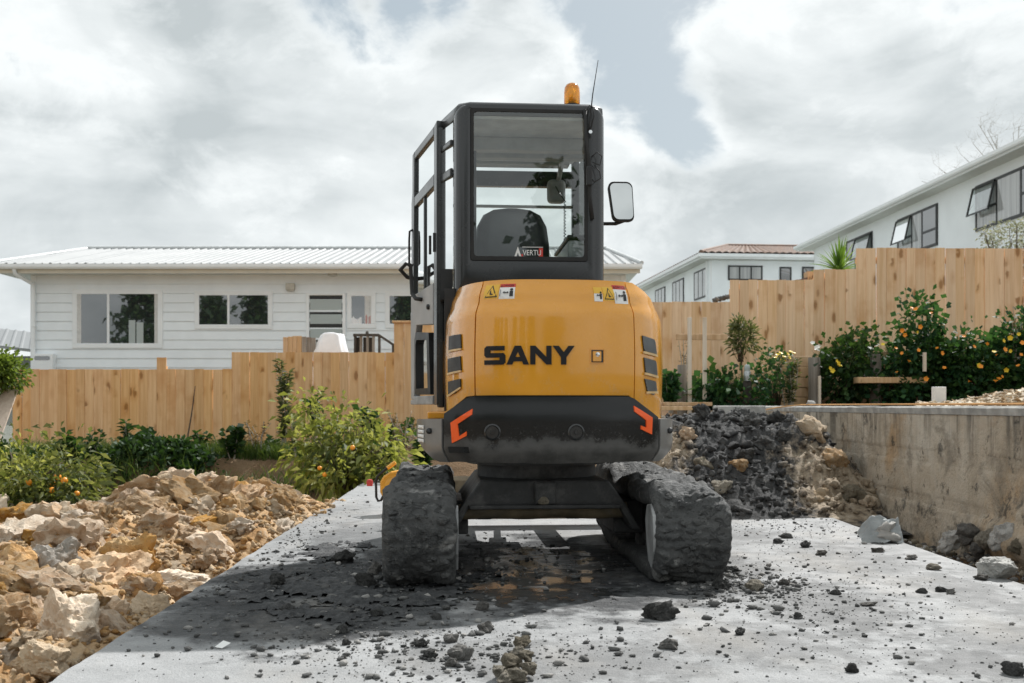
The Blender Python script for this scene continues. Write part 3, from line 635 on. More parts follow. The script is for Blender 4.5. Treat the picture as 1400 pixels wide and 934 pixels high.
    def warn(px0, py0, px1, py1):
        (a, b), (c, d) = UZ(px0, py1), UZ(px1, py0); w = c - a; hh = d - b
        tri = lambda q: [(a + w * (.04 + q), b + hh * (.08 + q * .7)), (a + w * (.96 - q), b + hh * (.08 + q * .7)), (a + w * .5, b + hh * (.95 - q * 1.3))]
        fig = [(a + w * .42, b + hh * .26), (a + w * .66, b + hh * .26), (a + w * .58, b + hh * .34), (a + w * .50, b + hh * .36), (a + w * .46, b + hh * .60), (a + w * .40, b + hh * .50)]
        sticker([('sticker_yellow', sq(a - w * .06, c + w * .02, b, d)), ('ink_black', tri(0)), ('sticker_yellow', tri(.10)), ('ink_black', fig)])
    def sign(px0, py0, px1, py1, small=False):
        (a, b), (c, d) = UZ(px0, py1), UZ(px1, py0); w = c - a; hh = d - b; g = lambda x0, x1, z0, z1: sq(a + w * x0, a + w * x1, b + hh * z0, b + hh * z1)
        top = .78 if not small else .55
        prt = [('sticker_white', g(0, 1, 0, top)), ('sticker_red' if not small else 'sticker_yellow', g(0, 1, top, 1)), ('ink_black', g(.68, .90, .16, .52)), ('ink_black', [(a + w * (.79 + .10 * math.cos(q * .785)), b + hh * (.62 + .08 * math.sin(q * .785))) for q in range(8)]), ('ink_black', [(a + w * .24, b + hh * .42), (a + w * .36, b + hh * .34), (a + w * .36, b + hh * .39), (a + w * .54, b + hh * .39), (a + w * .54, b + hh * .34), (a + w * .64, b + hh * .42), (a + w * .54, b + hh * .50), (a + w * .54, b + hh * .45), (a + w * .36, b + hh * .45), (a + w * .36, b + hh * .50)])]
        if not small: prt += [('sticker_white', g(.08, .16, .10, .14)), ('ink_black', g(.08, .11, .16, .62))]
        sticker(prt)
        if not small:
            m = MB(); text_mesh(m, 'DANGER', hh * .20, lambda q: S(U2T(a + w * .20 + q.x * .92, HB), b + hh * .82 + q.y, .0042, HB)); m.build('warning_text', MT['ink_black'], pan, normals=False)
            m = MB(); drape(m, [(a + w * .06, b + hh * .81), (a + w * .16, b + hh * .81), (a + w * .11, b + hh * .95)], HB, .005, .001); m.build('warning_mark', MT['ink_black'], pan)
    warn(657, 389, 676, 409); sign(678, 388, 700, 409); sign(815, 393, 826, 412, True); warn(829, 393, 843, 411); sign(844, 391, 861, 415)
    # ---- vents
    for pts in ([(877, 459), (894, 465), (896, 485), (879, 480)], [(879, 489), (895, 494), (897, 514), (881, 509)], [(880, 518), (895, 522), (897, 535), (892, 540), (884, 535)]):
        pp = pxpoly(pts); m = MB(); drape(m, pp, HB, .002, .004, .03); g = m.build('vent', MT['grille_dark'], cr)
        m = MB(); us = [p[0] for p in pp]; zs = [p[1] for p in pp]; n = 12
        cu, cz = sum(us) / len(us), sum(zs) / len(zs)
        for k in range(-9, 10):                          # slanting slats clipped to the opening
            seg = []
            for (A, B) in zip(pp, pp[1:] + pp[:1]):
                f = lambda q: (q[1] - cz) + .75 * (q[0] - cu) * 2.2 - k * .0085
                fa, fb = f(A), f(B)
                if fa * fb < 0: w = fa / (fa - fb); seg.append((A[0] + (B[0] - A[0]) * w, A[1] + (B[1] - A[1]) * w))
            if len(seg) == 2:
                (a, b), (c, d) = seg; drape(m, [(a, b - .0014), (c, d - .0014), (c, d + .0014), (a, b + .0014)], HB, .005, .003, .05)
        if m.v: m.build('slats', MT['grille_bar'], g)
        m = MB(); lo = pp[0] if False else pp[3] if len(pp) == 4 else pp[4]; hi_ = pp[2]
        drape(m, [(lo[0] - .006, lo[1] - .012), (hi_[0] + .002, hi_[1] - .012), (hi_[0] + .002, hi_[1] - .001), (lo[0] - .004, lo[1] - .001)], HB, .007, .008, .03); m.build('lip', MT['lip_pale'], g)
    for pts in ([(615, 460), (631, 457), (632, 476), (615, 479)], [(614, 491), (631, 487), (632, 506), (614, 510)], [(614, 522), (631, 518), (631, 529), (623, 538), (614, 540)]):
        pp = [(max(-.528, u), z) for u, z in pxpoly(pts)]; m = MB(); drape(m, pp, HB, .003, .005, .02); g = m.build('vent', MT['grille_dark'], cl)
        a, b = pp[-1], pp[2]; m = MB(); drape(m, [(a[0], a[1] - .012), (b[0], b[1] - .010), (b[0], b[1] - .001), (a[0], a[1] - .001)], HB, .007, .008, .02); m.build('lip', MT['lip_pale'], g)
    # ---- cab
    IN = (-.385, .245, 1.650, 2.468); OUT = (-.478, .350, 1.390, 2.500)
    def rect(t, r): return rrect(*[a + (b - a) * t for a, b in zip(IN, OUT)], r)
    m = MB(); rs = []
    for t, v, r in ((0, -.325, .012), (0, -.338, .012), (.10, -.343, .015), (.55, -.341, .03), (.80, -.325, .05), (.95, -.295, .065), (1.0, -.255, .07), (1.02, -.18, .07), (1.0, -.17, .07), (.30, -.22, .03), (0, -.30, .012), (0, -.325, .012)):
        rs.append([(x, v, z) for x, z in rect(t, r)])
    m.rings(rs, False, False); cf = m.build('rear_frame', MT['cab_grey'], X, smooth=50)
    m = MB(); o_ = rrect(IN[0] - .002, IN[1] + .002, IN[2] - .002, IN[3] + .002, .01); i_ = rrect(IN[0] + .014, IN[1] - .014, IN[2] + .02, IN[3] - .014, .02)
    m.rings([[(x, -.330, z) for x, z in o_], [(x, -.346, z) for x, z in o_], [(x, -.346, z) for x, z in i_], [(x, -.330, z) for x, z in i_], [(x, -.330, z) for x, z in o_]], False, False); m.build('window_seal', MT['rubber'], cf)
    m = MB(); gl = rrect(IN[0] + .01, IN[1] - .01, IN[2] + .012, IN[3] - .01, .02); m.add([(x, -.339, z) for x, z in gl], [list(range(len(gl)))]); gw = m.build('rear_window', MT['cab_glass'], X)
    # supplier sticker inside the rear glass
    q0 = LP(703, 352, 5.42); wS = .155; z0 = q0.z; x0 = q0.x
    pl = lambda a, b: (x0 + a * wS, -.3415, z0 + b * wS)
    m = MB()
    m.add([pl(*q) for q in ((0, .02), (.075, .02), (.12, .15), (.165, .02), (.24, .02), (.12, .36))], [(0, 1, 2, 5), (2, 3, 4, 5)])
    for a, b, c, d in ((.27, 1.0, .335, .355), (.27, 1.0, -.03, -.012)): m.add([pl(a, c), pl(b, c), pl(b, d), pl(a, d)], [(0, 1, 2, 3)])
    text_mesh(m, 'VERTU', .20 * wS * 1.35, lambda q: Vector((x0 + .29 * wS + q.x * .80, -.3415, z0 + .06 * wS + q.y)))
    st = m.build('sticker', MT['sticker_white'], gw, normals=False)
    m = MB(); m.add([(x0 + a * wS, -.3407, z0 + b * wS) for a, b in ((.86, .02), (1.0, .02), (1.0, .31), (.86, .31))], [(0, 1, 2, 3)]); m.build('sticker_panel', MT['sticker_red'], gw, normals=False); m = MB(); m.add([(x0 + a * wS, -.3407, z0 + b * wS) for a, b in ((.24, .02), (.30, .02), (.30, .10), (.24, .10))], [(0, 1, 2, 3)]); m.build('sticker_panel', MT['sticker_red'], gw, normals=False)
    # roof
    out = [(-.46, -.30), (-.40, -.338), (.27, -.338), (.335, -.30), (.35, -.22), (.36, .30), (.33, .70), (.25, .76), (-.42, .76), (-.53, .70), (-.565, .30), (-.555, .02), (-.478, -.24)]
    def inset(k): cx, cy = -.1, .2; return [(cx + (x - cx) * k, cy + (y - cy) * k) for x, y in out]
    m = MB(); m.rings([[(x, y, 2.44) for x, y in inset(.985)], [(x, y, 2.46) for x, y in inset(1.005)], [(x, y, 2.492) for x, y in inset(1.003)], [(x, y, 2.508) for x, y in inset(.975)], [(x, y, 2.515) for x, y in inset(.90)]])
    m.build('roof', MT['cab_grey'], X, smooth=50)
    m = MB(); m.rings([[(x, y, 2.425) for x, y in inset(.93)], [(x, y, 2.438) for x, y in inset(.95)]]); m.build('headliner', MT['headliner'], X)
    for v0, v1, z0_, z1_ in ((.05, .14, 2.35, 2.424), (.34, .42, 2.375, 2.424)):
        m = MB(); m.box(-.50, .33, v0, v1, z0_, z1_); m.build('roof_beam', MT['grey_plastic'], X, bevel=.01)
    # pillars, sills, side and front glass
    def bar(a, b, w, d, name='pillar', mat='cab_grey'):
        a, b = Vector(a), Vector(b); m = MB(); t = (b - a).normalized(); sx_ = t.cross(Vector((0, 1, 0))).normalized() * w / 2; sy = t.cross(sx_).normalized() * d / 2
        m.rings([[p + sx_ + sy, p - sx_ + sy, p - sx_ - sy, p + sx_ - sy] for p in (a, b)]); return m.build(name, MT[mat], X, bevel=.008)
    bar((-.548, .0, .85), (-.548, .0, 2.45), .035, .07); bar((-.55, .70, .85), (-.53, .70, 2.45), .05, .05); bar((.325, .72, .85), (.32, .70, 2.45), .05, .05); bar((.345, .25, 1.45), (.345, .25, 2.45), .04, .06)
    bar((-.55, .72, 2.33), (.33, .72, 2.33), .10, .06, 'front_header'); bar((-.52, .72, 1.36), (.32, .72, 1.36), .07, .05, 'front_sill'); bar((-.52, .70, 2.15), (.32, .70, 2.15), .02, .02, 'visor_bar', 'grey_plastic')
    for z, hh in ((2.32, .035), (2.155, .05)): bar((-.488, -.20, z), (-.545, -.02, z), hh, .02, 'side_rail')
    m = MB(); m.add([(-.482, -.20, 1.52), (-.548, -.02, 1.52), (-.548, -.02, 2.43), (-.482, -.20, 2.43)], [(0, 1, 2, 3)]); m.build('quarter_window', MT['side_glass'], X)
    m = MB(); m.box(-.552, -.486, -.19, -.03, 1.45, 1.62); m.build('quarter_panel', MT['cab_dark'], X)
    m = MB(); m.add([(.348, -.17, 1.52), (.345, .69, 1.52), (.345, .69, 2.43), (.348, -.17, 2.43)], [(0, 1, 2, 3)]); m.build('right_window', MT['thin_glass'], X)
    m = MB(); m.add([(-.53, .715, 1.40), (.31, .715, 1.40), (.31, .715, 2.28), (-.53, .715, 2.28)], [(0, 1, 2, 3)]); m.build('windscreen', MT['thin_glass'], X)
    # seat, console, column, loudspeaker, sunvisor, coiled lead
    m = MB(); rs = []
    for z, w, v, d in ((1.30, .19, .02, .07), (1.42, .215, .0, .09), (1.60, .222, -.03, .09), (1.78, .215, -.045, .085), (1.88, .20, -.05, .075), (1.945, .165, -.053, .06), (1.975, .11, -.053, .04), (1.985, .04, -.053, .02)):
        rs.append([(-.145 + w * math.copysign(abs(math.cos(a)) ** .6, math.cos(a)), v + d * math.copysign(abs(math.sin(a)) ** .8, math.sin(a)), z) for a in [2 * math.pi * i / 28 for i in range(28)]])
    m.rings(rs); st_ = m.build('seat', MT['seat_vinyl'], X, smooth=True)
    m = MB(); rs = [[(-.145 + w * math.copysign(abs(math.cos(a)) ** .5, math.cos(a)), .22 + d * math.copysign(abs(math.sin(a)) ** .5, math.sin(a)), z) for a in [2 * math.pi * i / 24 for i in range(24)]] for z, w, d in ((1.28, .22, .24), (1.36, .24, .26), (1.40, .22, .24))]
    m.rings(rs); m.build('seat_cushion', MT['seat_vinyl'], X, smooth=40)
    m = MB(); m.box(.16, .31, -.20, .45, 1.50, 1.79); m.build('console', MT['grey_plastic'], X, bevel=.02); m = MB(); m.box(.155, .312, -.21, .46, 1.792, 1.815); m.build('console_top', MT['cab_dark'], X, bevel=.006)
    m = MB(); m.box(.12, .235, .50, .58, 2.14, 2.29); lsp = m.build('speaker', MT['grey_plastic'], X, bevel=.03, seg=3); m = MB(); m.tube([(.19, .52, 2.28), (.20, .45, 2.36), (.20, .40, 2.43)], .016, 8); m.build('bracket', MT['grey_plastic'], lsp)
    m = MB(); pth = [(.215 + .006 * math.cos(i * 1.3), .40 + .006 * math.sin(i * 1.3), 1.80 + .0042 * i) for i in range(80)]; m.tube(pth, .003, 5); m.build('coiled_lead', MT['cab_dark'], X, smooth=True)
    m = MB(); m.tube([(.215, .40, 2.13), (.19, .44, 2.18), (.17, .5, 2.24)], .004, 6); m.build('lead', MT['cab_dark'], X, smooth=True)
    m = MB(); m.box(-.44, .26, .50, .60, 2.375, 2.395); m.build('sun_visor', MT['grey_plastic'], X, bevel=.006)
    m = MB(); m.tube([(-.365, -.1, 1.60), (-.365, -.1, 2.30)], .016, 8); gr = m.build('grab_rail', MT['cab_dark'], X, smooth=True)
    m = MB(); m.tube([(-.13, .60, 1.10), (-.13, .56, 1.55)], .02, 8); lv = m.build('control_column', MT['cab_dark'], X)
    m = MB(); m.lathe([(.0, -.02), (.03, -.01), (.03, .03), (.0, .05)], (-.13, .555, 1.58), 12); m.build('knob', MT['rubber'], lv, smooth=True)
    # ---- door, ajar, hinged on the pillar behind it
    th = R(14.5); dx, dy = -math.sin(th), math.cos(th); DL = .60
    D = lambda s, z, o=0.0: Vector((-.563 + dx * s - dy * o, .0 + dy * s + dx * o, z))
    def plate(m, poly, a=-.018, b=.018): n = len(poly); m.rings([[D(s, z, a) for s, z in poly], [D(s, z, b) for s, z in poly]])
    def dpart(name, poly, mat, a=-.02, b=.02, par=None, bevel=.005): m = MB(); plate(m, poly, a, b); return m.build(name, MT[mat], par or X, bevel=bevel)
    m = MB()
    plate(m, [(-.03, .865), (.045, .865), (.04, 2.10), (.04, 2.475), (-.03, 2.49)]); plate(m, [(.545, 2.20), (.60, 2.14), (.60, 2.36), (.595, 2.44), (.54, 2.45)])
    plate(m, [(.565, 1.55), (.625, 1.55), (.625, 2.14), (.60, 2.20), (.545, 2.20)]); plate(m, [(.042, 2.425), (.538, 2.40), (.538, 2.448), (.042, 2.474)]); plate(m, [(.042, 2.13), (.543, 2.10), (.543, 2.165), (.042, 2.20)])
    plate(m, [(.30, 1.56), (.325, 1.56), (.325, 2.12), (.30, 2.125)], -.012, .012)
    dr = m.build('door', MT['cab_grey'], X, bevel=.006)
    dpart('door_panel', [(.047, 1.33), (.50, 1.36), (.62, 1.46), (.62, 1.548), (.047, 1.57)], 'door_dusty', -.022, .022, dr); dpart('door_edge', [(.545, .90), (.62, .90), (.635, 1.455), (.47, 1.36), (.52, 1.27)], 'door_dusty', -.021, .021, dr)
    dpart('door_sill', [(.047, .868), (.62, .868), (.615, .898), (.549, .898), (.53, .92), (.047, .92)], 'worn_plate', -.025, .025, dr)
    m = MB(); pts = [(.10, .925), (.50, .93), (.515, 1.27), (.47, 1.315), (.14, 1.29)]; ins = [(.15, .965), (.455, .965), (.465, 1.24), (.44, 1.265), (.18, 1.25)]
    m.rings([[D(s, z, .024) for s, z in pts], [D(s, z, .028) for s, z in ins], [D(s, z, -.024) for s, z in ins], [D(s, z, -.024) for s, z in pts], [D(s, z, .024) for s, z in pts]], False, False); m.build('window_frame', MT['cab_dark'], dr)
    for nm, pl_ in (('upper_pane', [(.042, 2.19), (.54, 2.16), (.54, 2.41), (.042, 2.43)]), ('middle_pane', [(.042, 1.56), (.565, 1.55), (.56, 2.11), (.042, 2.14)]), ('lower_pane', ins)):
        m = MB(); m.add([D(s, z, .002) for s, z in pl_], [list(range(len(pl_)))]); m.build(nm, MT['door_glass' if nm == 'lower_pane' else 'side_glass'], dr)
    m = MB(); m.tube([D(.60, 1.97, .015), D(.61, 1.96, .032), D(.61, 1.90, .035), D(.61, 1.76, .035), D(.60, 1.74, .015)], .007, 8); m.build('grab_handle', MT['rubber'], dr, smooth=True)
    m = MB(); m.tube([D(.30, 1.50, .03), D(.36, 1.51, .05), D(.44, 1.55, .055), D(.46, 1.64, .055), D(.46, 1.72, .06), D(.47, 1.735, .085), D(.50, 1.70, .115), D(.56, 1.665, .06), D(.58, 1.66, .02)], .0125, 10); m.build('door_handle', MT['rubber'], dr, smooth=True)
    m = MB(); m.lathe([(.0, -.01), (.016, -.005), (.016, .02), (.006, .025)], D(.14, 1.44, .03), 12, 'x'); m.build('door_lock', MT['cab_dark'], dr, smooth=True)
    for s, z in ((.10, 1.80), (-.0, 1.80)):
        m = MB(); m.box(-.008, .008, -.006, .006, -.055, .055, Matrix.Translation(D(s + .02, z, .02))); m.build('latch', MT['cab_dark'], dr, bevel=.003)
    # ---- beacon, aerial, mirror
    q = LP(782, 140, 5.62); b = Vector((q.x, q.y, 2.512))
    m = MB(); m.lathe([(.044, 0), (.047, .008), (.047, .040), (.042, .046)], b, 24); bc = m.build('beacon_base', MT['rubber'], X, smooth=40)
    m = MB(); m.lathe([(.042, .046), (.045, .052), (.045, .115), (.042, .142), (.034, .158), (.020, .167), (.004, .169)], b, 28); m.build('beacon_lens', MT['amber'], bc, smooth=40)
    m = MB(); m.lathe([(.016, .05), (.018, .10), (.010, .125), (.002, .13)], b, 12); m.build('beacon_lamp', MT['chrome'], bc, smooth=True)
    pA, pB, pC = LP(806, 222, 5.42), LP(804, 178, 5.42), LP(817, 84, 5.42)
    m = MB(); m.tube([pB + Vector((0, -.02, -.01)), pB + Vector((.004, -.02, .02)), (pB + pC) / 2 + Vector((-.004, -.02, 0)), pC + Vector((0, -.02, 0))], [.006, .0045, .003, .0018], 7); ae = m.build('aerial', MT['rubber'], X, smooth=True)
    m = MB(); m.tube([LP(800, 150, 5.41), LP(802, 200, 5.40), LP(806, 232, 5.40), LP(806, 268, 5.41), LP(810, 300, 5.41)], .011, 8); m.build('aerial_mount', MT['rubber'], X, smooth=True)
    m = MB(); q = LP(806, 240, 5.395); m.box(q.x - .018, q.x + .014, q.y - .012, q.y + .012, q.z - .055, q.z + .05); m.build('aerial_bracket', MT['cab_dark'], X, bevel=.006)
    for pts in ([(801, 152), (806, 144), (811, 148), (812, 160), (807, 178)], [(808, 215), (816, 208), (823, 214), (820, 226), (810, 222)], [(812, 225), (820, 235), (821, 244), (813, 249), (806, 242)], [(802, 178), (799, 200), (801, 228), (806, 246)]):
        m = MB(); pp = [LP(x, y, 5.395) for x, y in pts]; m.tube(pp, .0032, 6); m.build('cable', MT['rubber'], X, smooth=True)
    m = MB(); m.lathe([(.010, -.012), (.010, .006), (.004, .010)], LP(807, 181, 5.385), 10, 'y'); m.build('clamp', MT['chrome'], X, smooth=40)
    q = LP(850, 276, 6.1); arm = [LP(822, 306, 6.15), LP(842, 306, 6.12), LP(853, 302, 6.12), LP(856, 296, 6.12)]
    m = MB(); m.tube([arm[0] + Vector((-.06, .02, 0))] + arm, .011, 8); ar = m.build('mirror_arm', MT['rubber'], X, smooth=True)
    wq, hq = .072, .118
    def mring(k, v, z=0): return [(q.x + (x * (1 - .10 * (zz < 0)) + .012 * (-zz / hq)) * k, q.y + v, q.z + zz * k) for x, zz in rrect(-wq, wq, -hq, hq, .035)]
    m = MB(); m.rings([mring(.90, .07), mring(1.0, .045), mring(1.04, .0), mring(1.02, -.012), mring(.93, -.014), mring(.92, -.008)]); mr_ = m.build('mirror', MT['rubber'], X, smooth=50)
    m = MB(); r_ = [(x, y + (x - q.x) * -.015, z) for x, y, z in mring(.93, -.0175)]; m.add(r_, [list(range(len(r_)))]); mg = m.build('mirror_glass', MT['mirror'], mr_)
    # ---- undercarriage
    m = MB(); m.lathe([(.40, .535), (.40, .60), (.36, .60)], (0, 0, 0), 40); m.build('slewing_ring', MT['steel_mud'], X, smooth=40)
    m = MB(); m.lathe([(.34, .46), (.34, .535)], (0, 0, 0), 32); m.build('turntable_seat', MT['steel_mud'], X, smooth=40)
    m = MB(); rs = []
    m.prism([(-.52, .20), (-.44, .33), (-.34, .465), (.34, .465), (.44, .33), (.52, .20), (.47, .20), (.40, .325), (-.40, .325), (-.47, .20)], -.48, .48, 'y'); m.build('car_body', MT['steel_mud'], X, bevel=.012)
    m = MB(); m.box(-.055, .055, -.52, -.482, .342, .458); m.build('centre_rib', MT['steel_mud'], X, bevel=.008)
    m = MB(); m.box(-.40, .40, -.53, -.40, .318, .340); m.build('rear_shelf', MT['steel_mud'], X, bevel=.006)
    m = MB(); rock_v = [(-.012, -.50, .286)]; m.lathe([(.0, 0), (.03, .004), (.036, .02), (.02, .042), (.0, .046)], (-.01, -.505, .340), 9); m.build('lump', MT['tan_clod'], X)
    m = MB(); m.tube([(x_, -.36 + .004 * math.sin(x_ * 9), .292 + .004 * math.sin(x_ * 17)) for x_ in np.linspace(-.46, .46, 24)], .042, 12); m.build('cross_tube', MT['blade_steel'], X, smooth=True)
    def loop(n=0):
        pts = []; rr, rf = .215, .19
        A = [(-.86, .225 + .0, rr), (.80, .255, rf)]
        for i in range(80): a = R(270 - 180 * i / 79); pts.append((A[0][0] + rr * math.cos(a), A[0][1] + rr * math.sin(a)))
        for i in range(1, 70): t = i / 70; pts.append((-.86 + 1.66 * t, .44 + .005 * t - .012 * math.sin(t * math.pi)))
        for i in range(60): a = R(90 - 180 * i / 59); pts.append((A[1][0] + rf * math.cos(a), A[1][1] + rf * math.sin(a)))
        for i in range(1, 50): t = i / 50; pts.append((.80 - 1.66 * t, .065 - .055 * smooth01(0, .25, t)))
        return pts
    LP_ = loop(); n = len(LP_)
    for s in (-1, 1):
        uc = s * .648; m = MB(); rs = []
        for i in range(n):
            a, b = LP_[(i - 1) % n], LP_[(i + 1) % n]; t = Vector((b[0] - a[0], b[1] - a[1])).normalized(); nr = Vector((-t.y, t.x)); ctr = Vector(LP_[i])
            if nr.dot(ctr - Vector((0, .23))) < 0 and False: nr = -nr
            ring = []
            W_ = .172
            cs = [(-W_ + .01, -.075), (-W_, -.05), (-W_ - .002, -.02), (-W_ + .012, .006), (-W_ + .03, .018)] + [(-W_ + .03 + (2 * W_ - .06) * k / 34, .020) for k in range(1, 34)] + [(W_ - .03, .018), (W_ - .012, .006), (W_ + .002, -.02), (W_, -.05), (W_ - .01, -.075)]
            for (w, e) in cs:
                p3 = Vector((uc + w, ctr.x, ctr.y)); sd_ = 3.0 * s
                d = (.075 if s < 0 else .10) * fbm(p3.x + sd_, p3.y, p3.z, 3.4, 2) + .026 * fbm(p3.x + sd_, p3.y, p3.z, 13, 3, .6) + .010 * fbm(p3.x, p3.y, p3.z, 34, 2)
                # mud ridges left by the grousers
                d += .004 * math.sin(i / n * 2 * math.pi * 52 + 2.0 * noise.noise((p3.x * 6, p3.y * 3, 0))) * smooth01(-.1, .35, noise.noise((p3.x * 3 + 9, p3.y * 2.5, p3.z * 2.5 + s)) + (.25 if p3.z > .3 else 0))
                e2 = e + (d + .006 if e > -.04 else d * .25); ww = w * (1 + (.10 * fbm(p3.x, p3.y * 3, p3.z * 3 + sd_, 2.5, 3) if abs(w) > .12 else 0))
                q = ctr + nr * e2; ring.append((uc + ww, q.x, max(q.y, .006)))
            rs.append(ring)
        rs.append(rs[0]); k = len(rs[0])
        m.rings(rs, False, False, closed=True); mc = MB(); rq = random.Random(9 + s)
        for _ in range(150):                              # clods of mud stuck to the belt
            ii = rq.randrange(n); rg = rs[ii]; jj = rq.randrange(5, len(rg) - 5); c_ = Vector(rg[jj]); sz = .006 * (3.4 ** rq.random() ** 1.5)
            pts8 = [Vector((math.cos(k_ * 2.399) * math.sqrt(max(0, 1 - (1 - 2 * (k_ + .5) / 14) ** 2)), math.sin(k_ * 2.399) * math.sqrt(max(0, 1 - (1 - 2 * (k_ + .5) / 14) ** 2)), 1 - 2 * (k_ + .5) / 14)) * rq.uniform(.7, 1.25) for k_ in range(14)]
            bm = bmesh.new(); [bm.verts.new(p_) for p_ in pts8]; bmesh.ops.convex_hull(bm, input=bm.verts[:]); bm.verts.index_update()
            mc.add([c_ + Vector((p_.co.x * sz * 1.5, p_.co.y * sz, p_.co.z * sz)) for p_ in bm.verts], [[q_.index for q_ in f_.verts] for f_ in bm.faces]); bm.free()
        cl_ = mc.build('mud_clods', MT['track_mud'], X, normals=False); cl_['kind'] = 'stuff'; tb = m.build('track', MT['track_mud'], X, smooth=True)
        # frame, idler, sprocket, rollers, worn cover plate on the inner side
        m = MB(); m.prism([(-.72, .12), (.70, .13), (.78, .22), (.70, .33), (-.55, .37), (-.74, .30)], uc - .085, uc + .085, 'x'); fr = m.build('track_frame', MT['steel_mud'], X, bevel=.012)
        for v, zc, r_, nm in ((-.86, .228, .150, 'sprocket'), (.80, .255, .135, 'idler')):
            m = MB(); m.lathe([(.04, -.10), (r_ * .8, -.09), (r_, -.06), (r_, .06), (r_ * .8, .09), (.04, .10)], (uc, v, zc), 26, 'x'); m.build(nm, MT['steel_mud'], X, smooth=40)
        for v in (-.50, -.22, .06, .34, .60):
            m = MB(); m.lathe([(.02, -.11), (.055, -.10), (.055, -.05), (.042, -.04), (.042, .04), (.055, .05), (.055, .10), (.02, .11)], (uc, v, .118), 16, 'x'); m.build('roller', MT['steel_mud'], fr, smooth=40)
        ui = uc - s * .165
        m = MB(); m.prism([(-1.02, .16), (-1.03, .25), (-1.01, .33), (-.95, .385), (-.87, .375), (-.83, .30), (-.86, .19), (-.90, .10), (-.97, .075)], min(ui, ui - s * .018), max(ui, ui - s * .018), 'x'); m.build('guard_plate', MT['worn_plate'], fr, bevel=.006)
        m = MB(); a_ = [(s * .44, .33), (s * .60, .30)]
        m.rings([[(x, y, z) for (y, z) in ((-.30, .16), (.30, .16), (.26, .34), (-.26, .34))] for x in (s * .40, uc - s * .05)]); m.build('leg', MT['steel_mud'], X, bevel=.01)
    # dozer blade and its arms
    m = MB(); pr = [(1.42, .05), (1.36, .10), (1.33, .20), (1.36, .33), (1.40, .36), (1.43, .34), (1.395, .20), (1.43, .10), (1.46, .04)]
    m.prism(pr, -.80, .80, 'x'); bl = m.build('dozer_blade', MT['blade_steel'], X, bevel=.006)
    for s in (-.28, .28): m = MB(); m.box(s - .05, s + .05, .48, 1.36, .15, .27); m.build('blade_arm', MT['steel_mud'], X, bevel=.012)
    m = MB(); m.tube([(0, .45, .38), (0, 1.0, .33)], .05, 14); cy = m.build('blade_cylinder', MT['steel_mud'], X, smooth=40); m = MB(); m.tube([(0, 1.0, .33), (0, 1.33, .30)], .022, 10); m.build('rod', MT['chrome'], cy, smooth=40)
    # boom, stick and bucket lie low in front of the machine
    def beam(path, w, hs, name, mat='orange'):
        m = MB(); path = [Vector((0, a, b)) for a, b in path]; rs = []
        for i, p in enumerate(path):
            t = (path[min(i + 1, len(path) - 1)] - path[max(i - 1, 0)]).normalized(); nn = Vector((0, -t.z, t.y)); h_ = hs[i] / 2
            rs.append([Vector((.12 - w, 0, 0)) + p + nn * h_, Vector((.12 + w, 0, 0)) + p + nn * h_, Vector((.12 + w, 0, 0)) + p - nn * h_, Vector((.12 - w, 0, 0)) + p - nn * h_])
        m.rings(rs); return m.build(name, MT[mat], X, bevel=.012)
    m = MB(); m.box(-.02, .26, .62, .98, .55, .86); m.build('swing_post', MT['steel_mud'], X, bevel=.03)
    beam([(.86, .80), (1.25, 1.10), (1.75, 1.30), (2.30, 1.24), (2.75, 1.05)], .075, [.14, .20, .24, .19, .12], 'boom')
    beam([(2.82, 1.20), (2.70, .95), (2.58, .60), (2.50, .34)], .06, [.14, .20, .15, .10], 'stick')
    m = MB(); m.tube([(.12, .95, .72), (.12, 1.35, .92)], .045, 12); bc_ = m.build('boom_cylinder', MT['cab_dark'], X, smooth=40); m = MB(); m.tube([(.12, 1.35, .92), (.12, 1.7, 1.16)], .022, 10); m.build('rod', MT['chrome'], bc_, smooth=40)
    m = MB(); pr = [(2.50, .34), (2.62, .30), (2.66, .16), (2.56, .04), (2.38, .012), (2.20, .06), (2.24, .09), (2.38, .05), (2.53, .08), (2.60, .17), (2.57, .26), (2.46, .28)]
    m.prism(pr, -.12, .36, 'x'); m.prism([(2.50, .30), (2.60, .26), (2.62, .16), (2.54, .05), (2.38, .02), (2.26, .06), (2.36, .22)], -.13, -.118, 'x'); m.prism([(2.50, .30), (2.60, .26), (2.62, .16), (2.54, .05), (2.38, .02), (2.26, .06), (2.36, .22)], .358, .37, 'x'); m.build('bucket', MT['steel_mud'], X)
    return X
excavator()
